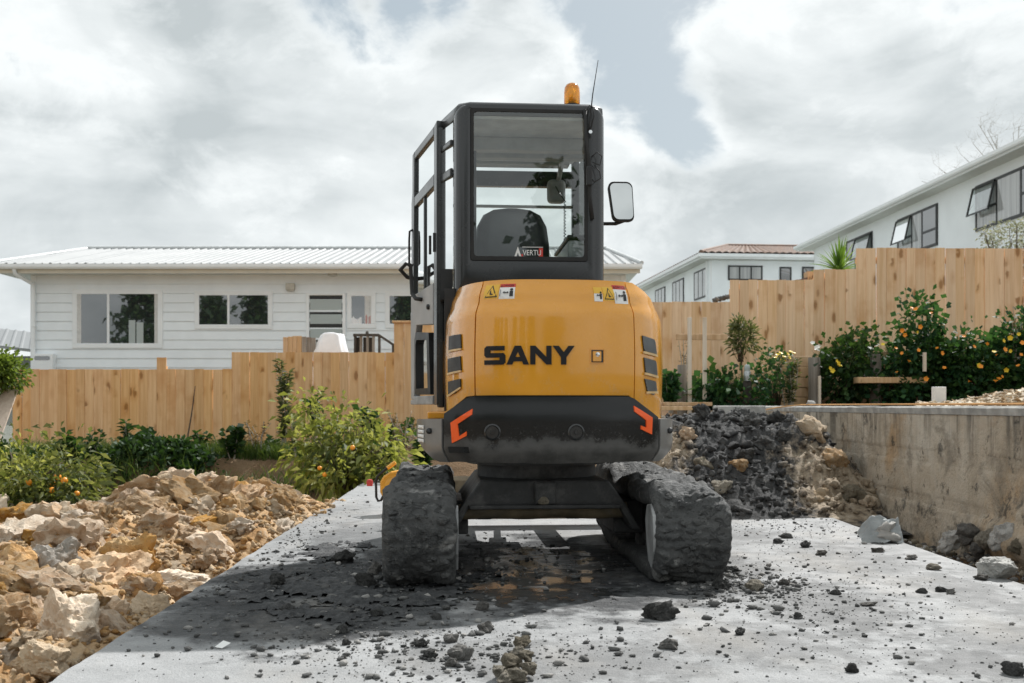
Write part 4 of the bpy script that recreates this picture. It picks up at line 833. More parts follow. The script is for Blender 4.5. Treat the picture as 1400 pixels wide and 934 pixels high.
# ------------------------------------------------------------------ houses
def fr(O, ax, nrm):                                     # local frame on a wall: a along, z up, o outwards
    O, ax, nrm = Vector(O), Vector(ax).normalized(), Vector(nrm).normalized()
    return lambda a, z, o=0.0: Vector((O.x + ax.x * a + nrm.x * o, O.y + ax.y * a + nrm.y * o, z))
def qbox(m, f, a0, a1, z0, z1, o0, o1, mi=0):
    vs = [f(a, z, o) for o in (o0, o1) for (a, z) in ((a0, z0), (a1, z0), (a1, z1), (a0, z1))]
    m.add(vs, [(3, 2, 1, 0), (4, 5, 6, 7), (0, 1, 5, 4), (1, 2, 6, 5), (2, 3, 7, 6), (3, 0, 4, 7)], mi=mi)
def window(par, f, a0, a1, z0, z1, mull=(), trans=(), fw=.05, fmat='white_paint', pmats=('pane',), depth=.05, casing=0.0, name='window'):
    m = MB(); o0, o1 = -.02, depth
    qbox(m, f, a0 - casing, a1 + casing, z0 - casing, z0 + fw, o0, o1); qbox(m, f, a0 - casing, a1 + casing, z1 - fw, z1 + casing, o0, o1)
    qbox(m, f, a0 - casing, a0 + fw, z0 + fw, z1 - fw, o0, o1); qbox(m, f, a1 - fw, a1 + casing, z0 + fw, z1 - fw, o0, o1)
    ms = [a0 + fw / 2] + list(mull) + [a1 - fw / 2]
    for x in mull: qbox(m, f, x - fw / 2, x + fw / 2, z0 + fw, z1 - fw, o0, o1 - .004)
    for (i, zt) in trans: qbox(m, f, ms[i] + fw / 2, ms[i + 1] - fw / 2, zt - fw / 2, zt + fw / 2, o0, o1 - .006)
    w = m.build(name, MT[fmat], par, bevel=.006)
    for i in range(len(ms) - 1):
        m = MB(); m.add([f(ms[i] + fw * .4, z0 + fw * .9, depth * .72), f(ms[i + 1] - fw * .4, z0 + fw * .9, depth * .72), f(ms[i + 1] - fw * .4, z1 - fw * .9, depth * .72), f(ms[i] + fw * .4, z1 - fw * .9, depth * .72)], [(0, 1, 2, 3)])
        m.build('pane', MT[pmats[i % len(pmats)]], w)
    return w
def sash(par, f, a0, a1, zt, h, ang, fmat='black_frame', fw=.05):   # awning sash pushed open at the bottom
    ca_, sa_ = math.cos(ang), math.sin(ang)
    g = lambda a, t, o=0.0: f(a, zt - t * ca_ - o * sa_, .06 + t * sa_ + o * ca_)
    m = MB()
    def qb(x0, x1, t0, t1): vs = [g(a, t, o) for o in (-.02, .02) for (a, t) in ((x0, t0), (x1, t0), (x1, t1), (x0, t1))]; m.add(vs, [(3, 2, 1, 0), (4, 5, 6, 7), (0, 1, 5, 4), (1, 2, 6, 5), (2, 3, 7, 6), (3, 0, 4, 7)])
    qb(a0, a1, 0, fw); qb(a0, a1, h - fw, h); qb(a0, a0 + fw, fw, h - fw); qb(a1 - fw, a1, fw, h - fw)
    w = m.build('open_sash', MT[fmat], par)
    m = MB(); m.add([g(a0 + fw * .8, fw * .8), g(a1 - fw * .8, fw * .8), g(a1 - fw * .8, h - fw * .8), g(a0 + fw * .8, h - fw * .8)], [(0, 1, 2, 3)]); m.build('pane', MT['side_glass'], w)
    m = MB(); m.tube([f(a0 + .02, zt - h * .55, .05), g(a0 + .02, h * .85)], .008, 5); m.build('stay', MT[fmat], w)
    return w
def weatherboard_house():
    d = 22.0; k = d / F; X = lambda px: (px - HX) * k; Zp = lambda py: EYE + (HY - py) * k
    x0, x1 = X(46), X(852); t = thing('house', 'low pale grey weatherboard house with metal roof behind the left fence', 'house', (x0, d, .9))
    f = fr((0, d, 0), (1, 0, 0), (0, -1, 0)); z0, z1 = .9, Zp(376)
    m = MB(); m.box(x0 + .03, x1 - .03, d + .012, d + 7.5, z0, z1 - .02); m.build('wall', MT['weatherboard'], t)
    n = 14; e = .205
    for i in range(n):                                   # lapped boards, each its own piece
        a = z1 - (i + 1) * e; m = MB(); j = .003 * random.uniform(-1, 1)
        m.rings([[Vector((x, d - o, z)) for o, z in ((-.008, a + .001), (.026 + j, a), (.026 + j, a + .018), (.004, a + e - .002), (-.008, a + e - .002))] for x in (x0, x1)]); m.build('weatherboard', MT['weatherboard'], t)
    for x in (x0, x1): m = MB(); m.box(x - .05, x + .05, d - .04, d + .05, z0, z1 - .01); m.build('corner_board', MT['white_paint'], t)
    window(t, f, X(103), X(220), Zp(473), Zp(399), [X(149)], pmats=('pane', 'pane'), casing=.05, fw=.055)
    window(t, f, X(270), X(370), Zp(447), Zp(401), [X(313)], casing=.05, fw=.05); window(t, f, X(478), X(511), Zp(446), Zp(402), casing=.05, fw=.05); window(t, f, X(530), X(575), Zp(446), Zp(402), casing=.05, fw=.05)
    # bright doorway seen through the big window, curtains, things on the sill
    for nm, a, b, c, e_, mt in (('curtain', 105.5, 112, 402, 470, 'curtain'), ('curtain', 212, 217, 402, 470, 'curtain'), ('inner_window', 177, 186, 438, 470, 'pane_frost'), ('inner_window', 187.5, 197, 441, 470, 'pane_frost'), ('curtain', 499, 509, 404, 443, 'curtain'), ('cushion', 480, 495, 433, 444, 'white_cloth'), ('cloth', 500, 508, 430, 444, 'red_cloth')):
        m = MB(); nn = 9; vs = []
        for i in range(nn + 1):
            xx = X(a) + (X(b) - X(a)) * i / nn; yy = d - .0395 - (.004 * math.sin(i * 1.9) if nm != 'inner_window' else 0)
            top = Zp(c) - (.06 * abs(math.sin(i * .5 - 1)) if nm in ('cushion', 'cloth') else 0)
            vs += [(xx, yy, Zp(e_)), (xx, yy, top)]
        m.add(vs, [(2 * i, 2 * i + 2, 2 * i + 3, 2 * i + 1) for i in range(nn)]); m.build(nm, MT[mt], t, smooth=True)
    # door with obscured panes between dark rails
    m = MB(); a0, a1 = X(419), X(473); qbox(m, f, a0, a0 + .07, .95, Zp(401), -.02, .06); qbox(m, f, a1 - .07, a1, .95, Zp(401), -.02, .06); qbox(m, f, a0 + .07, a1 - .07, Zp(404), Zp(401), -.02, .06)
    dr = m.build('door', MT['white_paint'], t, bevel=.006)
    m = MB(); qbox(m, f, a0 + .075, a1 - .075, .96, Zp(404.5), -.015, .02); m.build('leaf', MT['black_frame'], dr)
    for c, e_ in ((410, 424), (430, 443), (450, 462), (468, 482)):
        m = MB(); qbox(m, f, a0 + .085, a1 - .085, Zp(e_), Zp(c), .02, .03); m.build('pane', MT['pane_frost'], dr)
    m = MB(); qbox(m, f, a1 - .17, a1 - .10, Zp(427), Zp(424), .03, .06); m.build('handle', MT['white_paint'], dr)
    # light under the soffit, vent box
    m = MB(); qbox(m, f, X(392), X(404), Zp(397), Zp(388), .02, .12); qbox(m, f, X(393), X(403), Zp(398.5), Zp(397), .03, .11); m.build('vent_box', MT['beige_plastic'], t, bevel=.01)
    m = MB(); m.lathe([(.0, 0), (.10, .0), (.11, -.05), (.05, -.07), (0, -.075)], (X(458), d - .30, z1 - .002), 14); m.build('soffit_light', MT['beige_plastic'], t, smooth=40)
    # meter box by the downpipe
    m = MB(); qbox(m, f, X(50), X(78), 1.0, Zp(484), .02, .20); mb = m.build('meter_box', MT['white_paint'], t, bevel=.02)
    m = MB(); m.prism([(x, z) for x, z in rrect(X(53), X(74), Zp(493), Zp(487.5), .035)], d - .205, d - .19, 'y'); m.build('window', MT['pane'], mb)
    # soffit, fascia, gutter, downpipe
    ex0, ex1 = X(2), X(873); ey = d - .52; ez = Zp(372)
    m = MB(); m.box(ex0 + .06, ex1 - .06, ey + .05, d + 8, z1, z1 + .025); m.build('soffit', MT['soffit'], t)
    m = MB(); m.box(ex0 + .03, ex1 - .03, ey + .012, ey + .035, z1 - .03, z1 + .17); m.build('fascia', MT['cream_paint'], t)
    m = MB(); pr = [(0, 0), (-.10, .0), (-.125, .04), (-.125, .105), (-.115, .105), (-.112, .045), (-.095, .01), (-.01, .01), (-.01, .105), (0, .105)]; m.rings([[Vector((x, ey + a, z1 + .055 + b)) for a, b in pr] for x in (ex0, ex1)]); m.build('gutter', MT['white_paint'], t)
    xd = X(43); m = MB(); m.tube([(xd - .10, ey - .05, z1 + .06), (xd - .09, ey - .02, z1 - .05), (xd + .06, d - .08, z1 - .20), (xd + .08, d - .07, z1 - .32), (xd + .08, d - .07, .9)], .042, 10); dp = m.build('downpipe', MT['white_paint'], t, smooth=50)
    for z in (1.6, 2.6): m = MB(); m.box(xd + .03, xd + .13, d - .12, d, z, z + .03); m.build('bracket', MT['white_paint'], dp)
    # hipped corrugated roof, sheet by sheet
    zr = z1 + .16; yr = d + 3.6; rz = EYE + (HY - 341.5) * yr / F; slope = (rz - zr) / (yr - ey); hipw = (yr - ey)
    hx0 = (120 - HX) * yr / F; hx1 = ex1 - (hx0 - ex0)
    def yend(x): # how far up the slope the front sheets reach
        if x < hx0: return ey + hipw * max(0, (x - ex0)) / (hx0 - ex0)
        if x > hx1: return ey + hipw * max(0, (ex1 - x)) / (ex1 - hx1)
        return yr
    w = .76; x = ex0
    while x < ex1 - .01:
        xe = min(x + w, ex1); m = MB(); cols = int(round((xe - x) / .038)); vs = []
        for i in range(cols + 1):
            xx = x + (xe - x) * i / cols; ph = ((xx - ex0) / .19) % 1; hgt = .030 if ph < .22 else 0; ye = yend(xx)
            vs += [(xx, ey - .06, zr - .06 * slope + hgt + .012), (xx, ye, zr + (ye - ey) * slope + hgt + .012)]
        m.add(vs, [(2 * i, 2 * i + 2, 2 * i + 3, 2 * i + 1) for i in range(cols)]); m.build('roof_sheet', MT['roof_metal'], t); x = xe
    m = MB()
    m.add([(ex0, ey - .04, zr), (ex0, d + 7.7, zr), (hx0, yr, rz)], [(0, 1, 2)]); m.add([(ex1, ey - .04, zr), (ex1, d + 7.7, zr), (hx1, yr, rz)], [(0, 2, 1)])
    m.add([(ex0, d + 7.7, zr), (ex1, d + 7.7, zr), (hx1, yr, rz), (hx0, yr, rz)], [(0, 1, 2, 3)]); m.build('roof_slope', MT['roof_metal'], t)
    m = MB(); m.tube([(hx0, yr, rz + .03), (hx1, yr, rz + .03)], .065, 8); m.tube([(ex0, ey, zr + .03), (hx0, yr, rz + .03)], .05, 8); m.tube([(ex1, ey, zr + .03), (hx1, yr, rz + .03)], .05, 8); m.build('ridge_cap', MT['roof_ridge'], t, smooth=50)
weatherboard_house()
def neighbour_roof():
    d = 30; k = d / F; X = lambda px: (px - HX) * k; Zp = lambda py: EYE + (HY - py) * k
    t = thing('house', 'dark grey low roofed house at the far left edge', 'house', (X(-60), d, 1.2))
    m = MB(); m.box(X(-150), X(42), d + .4, d + 6, 1.2, Zp(487)); m.build('wall', MT['roof_dark'], t)
    for i in range(6): z = Zp(487) - .12 - .16 * i; m = MB(); m.box(X(-151), X(42.5), d + .375, d + .398, z, z + .14); m.build('weatherboard', MT['roof_dark'], t)
    m = MB(); sl = (X(48) - X(-200)) * .118; m.rings([[(X(-200), y_, Zp(482) + sl), (X(48), y_, Zp(482)), (X(48), y_, Zp(478)), (X(-200), y_, Zp(478) + sl)] for y_ in (d - .14, d - .10)]); m.build('fascia', MT['roof_metal'], t)
    m = MB()
    for i in range(22):
        x = X(48) - i * .3; s = .118
        m.rings([[Vector((xx, d - .15, Zp(479) + (X(48) - xx) * s + h)), Vector((xx - 2.4, d + 5, Zp(479) + (X(48) - xx) * s + .9 + h))] for xx, h in ((x, 0), (x - .04, .03), (x - .09, .03), (x - .13, 0), (x - .3, 0))], False, False, closed=False)
    m.build('roof', MT['roof_dark'], t)
neighbour_roof()
def tall_house():                                       # white house on the right, its long wall running away from us
    A = Vector((11.7, 38.5, 0)); B = Vector((12.3, 26.0, 0)); ax = (B - A).normalized(); nr = Vector((-ax.y, ax.x, 0)) * -1
    if nr.x > 0: nr = -nr
    t = thing('house', 'big white rendered house with black awning windows above the right fence', 'house', (A.x, A.y, 2.2))
    f = fr(A, ax, nr); L = 21; zt = 7.0
    m = MB(); qbox(m, f, 0, L, 2.2, zt, -8, 0); m.build('wall', MT['stucco'], t)
    for a0, a1, mu, tr, so in ((3.3, 5.5, [4.1], [(0, 6.02)], (4.12, 5.45)), (7.45, 10.05, [8.45, 9.12], [(0, 6.0), (2, 5.95)], (7.4, 8.42)), (12.2, 16.6, [13.25, 14.35, 15.5], [(0, 6.0), (2, 6.0)], (12.1, 13.2))):
        w = window(t, f, a0, a1, 5.46, 6.66, mu, tr, fw=.075, fmat='black_frame', pmats=('pane_curtain', 'pane_curtain', 'pane'), depth=.05)
        sash(t, f, so[0], so[1], 6.62, .78, R(13))
    m = MB(); qbox(m, f, -.62, L + .6, 6.94, 6.985, -8.5, .48); m.build('soffit', MT['soffit'], t)
    m = MB(); qbox(m, f, -.62, L + .62, 6.93, 7.09, .46, .50); m.build('fascia', MT['white_paint'], t); m = MB(); qbox(m, f, -.66, -.622, 6.93, 7.09, -8.5, .498); m.build('fascia', MT['white_paint'], t)
    m = MB(); pr = [(.502, 6.98), (.59, 6.98), (.615, 7.02), (.615, 7.10), (.605, 7.10), (.60, 7.03), (.585, 6.995), (.512, 6.995), (.512, 7.09), (.502, 7.09)]; m.rings([[f(a, z, o) for o, z in pr] for a in (-.66, L + .62)]); m.build('gutter', MT['white_paint'], t)
    m = MB(); qbox(m, f, -.02, .0, 2.2, 7, -.09, .012); m.build('corner_trim', MT['white_paint'], t)
    m = MB(); m.add([f(-.66, 7.1, .56), f(L + .62, 7.1, .56), f(L - 3.6, 8.5, -3.9), f(3.6, 8.5, -3.9), f(-.66, 7.1, -8.5), f(L + .62, 7.1, -8.5)], [(0, 1, 2, 3), (0, 3, 4), (4, 3, 2, 5), (1, 5, 2)]); m.build('roof', MT['roof_metal'], t)
tall_house()
def hip_house():
    C0 = Vector((8.93, 45, 0)); ax = Vector((10, .9, 0)).normalized(); nr = Vector((ax.y, -ax.x, 0)); bx = Vector((-.11, 1, 0)).normalized(); nl = Vector((-bx.y, bx.x, 0))
    t = thing('house', 'white house with brown tiled hip roof beyond the fence', 'house', (8.93, 45, 3))
    f = fr(C0, ax, nr); g = fr(C0, bx, nl); zt = 7.45; L, Wd = 12.0, 13.0
    m = MB(); p = [f(0, 0), f(L, 0), f(L, 0) + bx * Wd, g(Wd, 0)]; m.prism([(q.x, q.y) for q in p], 3, zt); m.build('wall', MT['stucco'], t)
    k = 30.2
    window(t, f, .85, 2.45, 6.55, 7.22, [1.38, 1.92], fw=.07, fmat='black_frame', pmats=('pane_curtain',)); window(t, f, 3.25, 3.80, 6.45, 7.18, fw=.07, fmat='black_frame'); window(t, f, 4.3, 6.2, 6.6, 7.2, [5.2], fw=.07, fmat='black_frame')
    for a0, a1 in ((.25, 2.3), (4.1, 6.1), (7.6, 9.6)): window(t, g, a0, a1, 5.85, 7.18, [a0 + .7, a0 + 1.35], fw=.07, fmat='black_frame', pmats=('pane_curtain',))
    m = MB(); q = [f(-.55, 0, .55), f(L + .5, 0, .55), f(L + .5, 0, .55) + bx * (Wd + 1), g(Wd + .6, 0, .55)]
    m.prism([(v.x, v.y) for v in q], 7.46, 7.49); m.build('soffit', MT['soffit'], t)
    for fn, a0, a1, g0 in ((f, -.57, L + .5, -.68), (g, -.52, Wd + .6, -.57)):
        m = MB(); qbox(m, fn, a0, a1, 7.44, 7.64, .53, .57); m.build('fascia', MT['white_paint'], t)
        m = MB(); qbox(m, fn, g0, a1, 7.52, 7.66, .575, .68); m.build('gutter', MT['white_paint'], t)
    m = MB(); qbox(m, g, .15, .27, 3, 7.45, 0, .10); m.build('downpipe', MT['white_paint'], t); m = MB(); qbox(m, f, -.02, .10, 3, 7.44, 0, .02); m.build('corner_trim', MT['white_paint'], t)
    # tiles: courses and rolls as relief on the two slopes in view
    e0, e1, e2, e3 = [Vector((v.x, v.y, 7.66)) for v in q]; r0 = Vector((e0 + (e1 - e0) * .26 + bx * 6.6)); r0.z = 9.05; r1 = Vector((e0 + (e1 - e0) * .74 + bx * 6.6)); r1.z = 9.05
    def tiled(name, A, B, Cc, D_, nu, nv):
        m = MB(); n = nu * 4; vs = []
        up = (B - A).cross(D_ - A).normalized(); up = up if up.z > 0 else -up
        for j in range(nv * 2 + 1):
            v = j / (nv * 2); step = .05 if j % 2 == 0 else 0.0
            for i in range(n + 1):
                u = i / n; p0 = A + (B - A) * u; p1 = D_ + (Cc - D_) * u; p = p0 + (p1 - p0) * v
                vs.append(p + up * (.06 * abs(math.sin(math.pi * i / 4)) + step))
        w = n + 1; m.add(vs, [(j * w + i, j * w + i + 1, (j + 1) * w + i + 1, (j + 1) * w + i) for j in range(nv * 2) for i in range(n)]); return m.build(name, MT['tile_brown'], t)
    tiled('roof', e0, e1, r1, r0, 40, 18); tiled('roof', e3, e0, r0, r0 + (r1 - r0) * .02, 40, 18)
    m = MB(); m.add([e1, e2, r1], [(0, 1, 2)]); m.add([e2, e3, r0, r1], [(0, 1, 2, 3)]); m.build('roof_slope', MT['tile_brown'], t)
    m = MB(); m.tube([e0 + Vector((0, 0, .06)), r0 + Vector((0, 0, .06)), r1 + Vector((0, 0, .06))], .11, 8); m.tube([r1 + Vector((0, 0, .06)), e1 + Vector((0, 0, .06))], .11, 8); m.build('ridge_tiles', MT['tile_brown'], t, smooth=40)
    q_ = P(998, 0, 48); m = MB(); v = e0 + (e1 - e0) * .52 + bx * 3.2; m.tube([(v.x, v.y, 8.1), (v.x, v.y, 8.95)], .07, 10); m.lathe([(.11, 0), (.11, .08), (.03, .14)], (v.x, v.y, 8.95), 10); m.build('roof_vent', MT['white_paint'], t, smooth=40)
hip_house()
# ------------------------------------------------------------------ fences: every paling a piece
def fence(label, secs, d, zb, mat, lean=0):
    x0, x1 = secs[0][0], secs[-1][1]; t = thing('paling_fence', label, 'fence', (x0, d, zb(x0)))
    pw = .147; cache = {}
    for (a, b, zt) in secs:
        n = max(1, round((b - a) / pw)); w = (b - a) / n
        for i in range(n):
            x = a + (i + .5) * w; zlo = round(zb(x), 1); key = (round(w, 3), zt, zlo)
            if key not in cache:
                m = MB(); m.box(-w / 2 + .0012, w / 2 - .0012, -.010, .010, 0, zt - zlo); me = m.build('paling', MT[mat], mesh=True); cache[key] = me
            o = link('paling', cache[key], t); o.location = (x - x0, random.uniform(-.007, .007), zlo - zb(x0) + random.uniform(-.006, .006)); o.rotation_euler = (random.uniform(-.004, .004), random.uniform(-.004, .004), random.uniform(-.02, .02))
            if random.random() < .5: o.rotation_euler.z += math.pi
        for zz in (zt - .18, (zt + zlo) / 2, zlo + .2):
            m = MB(); m.box(a, b, d + .02, d + .065, zz - .045, zz + .045); m.build('rail', MT[mat], t)
        x = a + .2
        while x < b: m = MB(); m.box(x - .05, x + .05, d + .067, d + .165, zlo - .3, zt - .05); m.build('post', MT[mat], t); x += 2.1
    return t
dl = 16.0; XL = lambda px: (px - HX) * dl / F; ZL = lambda py: EYE + (HY - py) * dl / F
gb = lambda x: G0(x, 15.9) - .05
fl = fence('stepped orange pine paling fence below the grey weatherboard house', [(XL(18), XL(214.5), ZL(505)), (XL(214.5), XL(227.5), ZL(489)), (XL(227.5), XL(317), ZL(505)), (XL(317), XL(539), ZL(482)), (XL(539), XL(566), ZL(442)), (XL(566), XL(742), ZL(442))], dl, gb, 'paling_wood')
m = MB(); m.box(XL(536.5), XL(569), dl - .05, dl + .05, ZL(442) + .008, ZL(440) + .015); m.build('cap', MT['paling_wood'], fl, bevel=.004)
dr_ = 15.0; XR = lambda px: (px - HX) * dr_ / F; ZR = lambda py: EYE + (HY - py) * dr_ / F
fence('stepped pale pine paling fence behind the nasturtium bank on the right', [(XR(746), XR(998), ZR(413)), (XR(998), XR(1112), ZR(383)), (XR(1112), XR(1171), ZR(368.5)), (XR(1171), XR(1480), ZR(339.5))], dr_, lambda x: .9, 'paling_wood_pale')
# ------------------------------------------------------------------ things seen over the left fence
def over_fence():
    d = 18.5; X = lambda px: (px - HX) * d / F; Z = lambda py: EYE + (HY - py) * d / F
    t = thing('timber_panel', 'weathered stained timber panel leaning behind the fence beside a white cover', 'panel', (X(407), d, 1.2))
    for i in range(7):
        a = X(387 + i * 6.4); m = MB(); m.box(a, a + .083, d + random.uniform(-.01, .01), d + .03, 1.2, Z(459 + abs(i - 2.5) * .8)); m.build('board', MT['board_wood' if i < 4 else 'grey_wood'], t, bevel=.004)
    t = thing('covered_furniture', 'white sheet draped over furniture between timber panel and dark rail', 'covered furniture', (X(449), d, 1.2))
    m = MB(); rs = []
    for z, a, b, q in ((1.2, 425, 473, .45), (Z(481), 428, 471, .42), (Z(470), 431.5, 468, .36), (Z(459), 435, 466, .30), (Z(456), 437, 465, .28), (Z(455.3), 442, 460, .2)):
        r = []
        for i in range(40):
            an = 2 * math.pi * i / 40; c, s = math.cos(an), math.sin(an); w = (X(b) - X(a)) / 2; cx = (X(a) + X(b)) / 2
            fold = 1 + .05 * math.sin(an * 7 + z) * (1 if z < Z(460) else .3)
            r.append((cx + w * fold * math.copysign(abs(c) ** .45, c), d + .3 + q * fold * math.copysign(abs(s) ** .45, s), z + .02 * math.sin(an * 3)))
        rs.append(r)
    m.rings(rs, False, True); m.build('sheet', MT['white_cloth'], t, smooth=True)
    t = thing('railing', 'dark weathered timber stair railing behind fence below the narrow window', 'railing', (X(508), d, 1.2))
    m = MB(); m.box(X(483), X(518), d - .03, d + .05, Z(460), Z(456.5)); m.rings([[Vector((X(518), d - .03, Z(460))), Vector((X(518), d + .05, Z(460))), Vector((X(518), d + .05, Z(456.5))), Vector((X(518), d - .03, Z(456.5)))], [Vector((X(540), d - .03, Z(475))), Vector((X(540), d + .05, Z(475))), Vector((X(540), d + .05, Z(471))), Vector((X(540), d - .03, Z(471)))]]); m.build('handrail', MT['dark_wood'], t)
    for i, px in enumerate((484, 492, 501, 509, 517)):
        m = MB(); m.box(X(px), X(px) + .045, d - .02, d + .03, 1.2, Z(460)); m.build('baluster', MT['dark_wood' if i in (0, 4) else 'grey_wood'], t)
    for px in (487, 496, 504): m = MB(); m.box(X(px), X(px) + .07, d + .04, d + .06, 1.2, Z(461)); m.build('board', MT['dark_wood'], t)
    m = MB(); m.box(X(536), X(540), d - .03, d + .05, 1.2, Z(472)); m.build('post', MT['dark_wood'], t)
    m = MB(); m.lathe([(.0, -.02), (.03, 0), (.025, .04), (0, .06)], (X(502), d, Z(456.5)), 8); m.build('finial', MT['dark_wood'], t)
over_fence()
def side_panel_left():
    d = 11.0; t = thing('plywood_sheet', 'grey pink plywood sheet leaning under the hedge at the left edge', 'plywood sheet', P(-10, 640, d))
    m = MB(); vs = [P(-330, 660, d - .3), P(-8, 622, d - .3), P(24, 534, d + .3), P(-330, 520, d + .3)]; n = Vector((0, .03, .012))
    m.rings([vs, [v + n for v in vs]]); m.build('sheet', MT['ply'], t)
side_panel_left()
# ------------------------------------------------------------------ garden terrace on the right: retaining boards, posts, stakes, plank
def terrace():
    d = 13.6; X = lambda px: (px - HX) * d / F; Z = lambda py: EYE + (HY - py) * d / F
    base = .82
    def bank(label, pa, pb, tops):
        t = thing('retaining_boards', label, 'retaining boards', (X((pa + pb) / 2), d, base)); z = base
        for zt in tops:
            m = MB(); m.box(X(pa) + random.uniform(-.02, .02), X(pb), d - .02 + random.uniform(-.008, .008), d + .03, z + .003, Z(zt) - .003); m.build('board', MT['board_wood'], t, bevel=.006); z = Z(zt)
    bank('low pair of tan retaining boards left of the grey bollard light', 985, 1018, (541, 522)); bank('low tan retaining boards right of the grey bollard light', 1028, 1066, (541, 522))
    bank('high stack of tan retaining boards beside the yellow flowers', 1066, 1108, (543, 530, 516, 502, 487)); bank('short tan retaining boards above the bench plank', 1196, 1224, (528, 515, 500, 480))
    bank('low tan retaining boards under the bench plank', 1203, 1240, (541, 528))
    def post(label, px0, px1, top, mat='grey_wood', dd=13.45, name='post', cat='post', bot=base - .1, round_=True):
        xa, xb = (px0 - HX) * dd / F, (px1 - HX) * dd / F; c = (xa + xb) / 2; r = (xb - xa) / 2; z = EYE + (HY - top) * dd / F
        t = thing(name, label, cat, (c, dd, bot)); m = MB()
        if round_: m.tube([(c, dd, bot), (c + .004, dd, (bot + z) / 2), (c, dd, z - .01), (c, dd, z)], [r * 1.03, r, r, r * .93], 16); m.build('shaft', MT[mat], t, smooth=40)
        else: m.box(xa, xb, dd - .02, dd + .02, bot, z); m.build('shaft', MT[mat], t, bevel=.004)
        return t
    post('short round grey timber post left of two pale stakes', 926, 939, 499); post('short round dark post by the high stack of boards', 1105, 1121, 489, 'grey_wood'); post('square grey post carrying the bench plank', 1190, 1204, 484, 'grey_wood', 13.4)
    post('grey post stub under the right end of the plank', 1262, 1270, 524, 'grey_wood', 13.5)
    post('pale square stake crossing the rail, nearer the excavator', 940, 945.5, 434, 'pale_stick', 13.30, 'stake', 'stake', round_=False); post('pale square stake crossing the rail, nearer the sapling', 960.5, 966, 434, 'pale_stick', 13.30, 'stake', 'stake', round_=False); post('thin white peg beside the dark round post', 1118.5, 1122, 514, 'pale_stick', 13.2, 'peg', 'peg', round_=False)
    post('small pale peg standing in the nasturtium leaves', 1262, 1266, 482, 'pale_stick', 12.75, 'peg', 'peg', 1.30, round_=False)
    c = (954 - HX) * 13.35 / F; t = thing('cross_rail', 'horizontal pale rail nailed across the two stakes', 'rail', (c, 13.35, Z(461))); m = MB(); m.box((924 - HX) * 13.35 / F, (994 - HX) * 13.35 / F, 13.325, 13.36, EYE + (HY - 465) * 13.35 / F, EYE + (HY - 457) * 13.35 / F); m.build('rail', MT['board_wood'], t, bevel=.005)
    for lab, a, b, y0, y1, dd in (('long plank laid level on grey posts above the white block', 1170, 1264, 524, 516, 13.1), ('weathered plank lying behind the excavator by the stakes', 902, 945, 561, 555.5, 12.2), ('short upper plank lying at the foot of the stakes', 905, 972, 555, 550, 12.9)):
        xa, xb = (a - HX) * dd / F, (b - HX) * dd / F; z0, z1 = EYE + (HY - y0) * dd / F, EYE + (HY - y1) * dd / F
        t = thing('plank', lab, 'plank', ((xa + xb) / 2, dd, z0)); m = MB(); m.box(xa, xb, dd - .10, dd + .10, z0, z1); m.build('plank', MT['board_wood'], t, bevel=.006)
    # bollard light
    t = post('dark square post carrying the silver garden light', 1016, 1027, 521, 'dark_wood', 13.3, round_=False)
    q = P(1021.5, 521, 13.3); t = thing('garden_light', 'silver garden light capped by a clear dome on the dark post', 'garden light', q)
    m = MB(); m.lathe([(.045, .002), (.048, .05), (.048, .12), (.040, .13)], q, 18); m.build('body', MT['galvanised'], t, smooth=40); m = MB(); m.lathe([(.038, .13), (.040, .17), (.034, .205), (.018, .222), (.002, .226)], q, 18); m.build('dome', MT['pane_frost'], t, smooth=40)
    # white block on top of the wall, heap of chips behind it
    q = P(1283.5, 555, 9.6); t = thing('white_post', 'short white square post standing on the wall beside wood chips', 'post', (q.x, 9.6, .80)); m = MB(); m.box(q.x - .052, q.x + .052, 9.55, 9.65, .80, EYE + (HY - 529) * 9.6 / F); m.build('shaft', MT['white_block'], t, bevel=.006)
terrace()
# ------------------------------------------------------------------ plants
def leaves(name, pts, dirs, size, mat, parent=None, width=.42, fold=.25, droop=.2, svar=.35, tri=False):
    pts = np.asarray(pts, float); n = len(pts); d = np.asarray(dirs, float); d = d / (np.linalg.norm(d, axis=1, keepdims=True) + 1e-9)
    off = ORG.get(parent, Vector((0, 0, 0))) if parent is not None else Vector((0, 0, 0)); pts = pts - np.array(off)
    r = rng.normal(size=(n, 3)); s = np.cross(d, r); s /= (np.linalg.norm(s, axis=1, keepdims=True) + 1e-9); nn = np.cross(s, d)
    l = size * (1 + svar * rng.uniform(-1, 1, (n, 1))); w = l * width * .5
    b = pts; mid = pts + d * l * .5; tip = pts + d * l; tip[:, 2] -= (l * droop)[:, 0]
    V = np.stack([b, mid + s * w + nn * w * fold, tip, mid - s * w + nn * w * fold, ], 1).reshape(-1, 3)
    i = np.arange(n)[:, None] * 4
    Fq = np.concatenate([i + np.array([[0, 1, 2]]), i + np.array([[0, 2, 3]])], 1).reshape(-1, 3)
    me = np_mesh(name, V, Fq, MT[mat], np.repeat(rng.uniform(0, 1, n), 2)); o = link(name, me, parent); return o
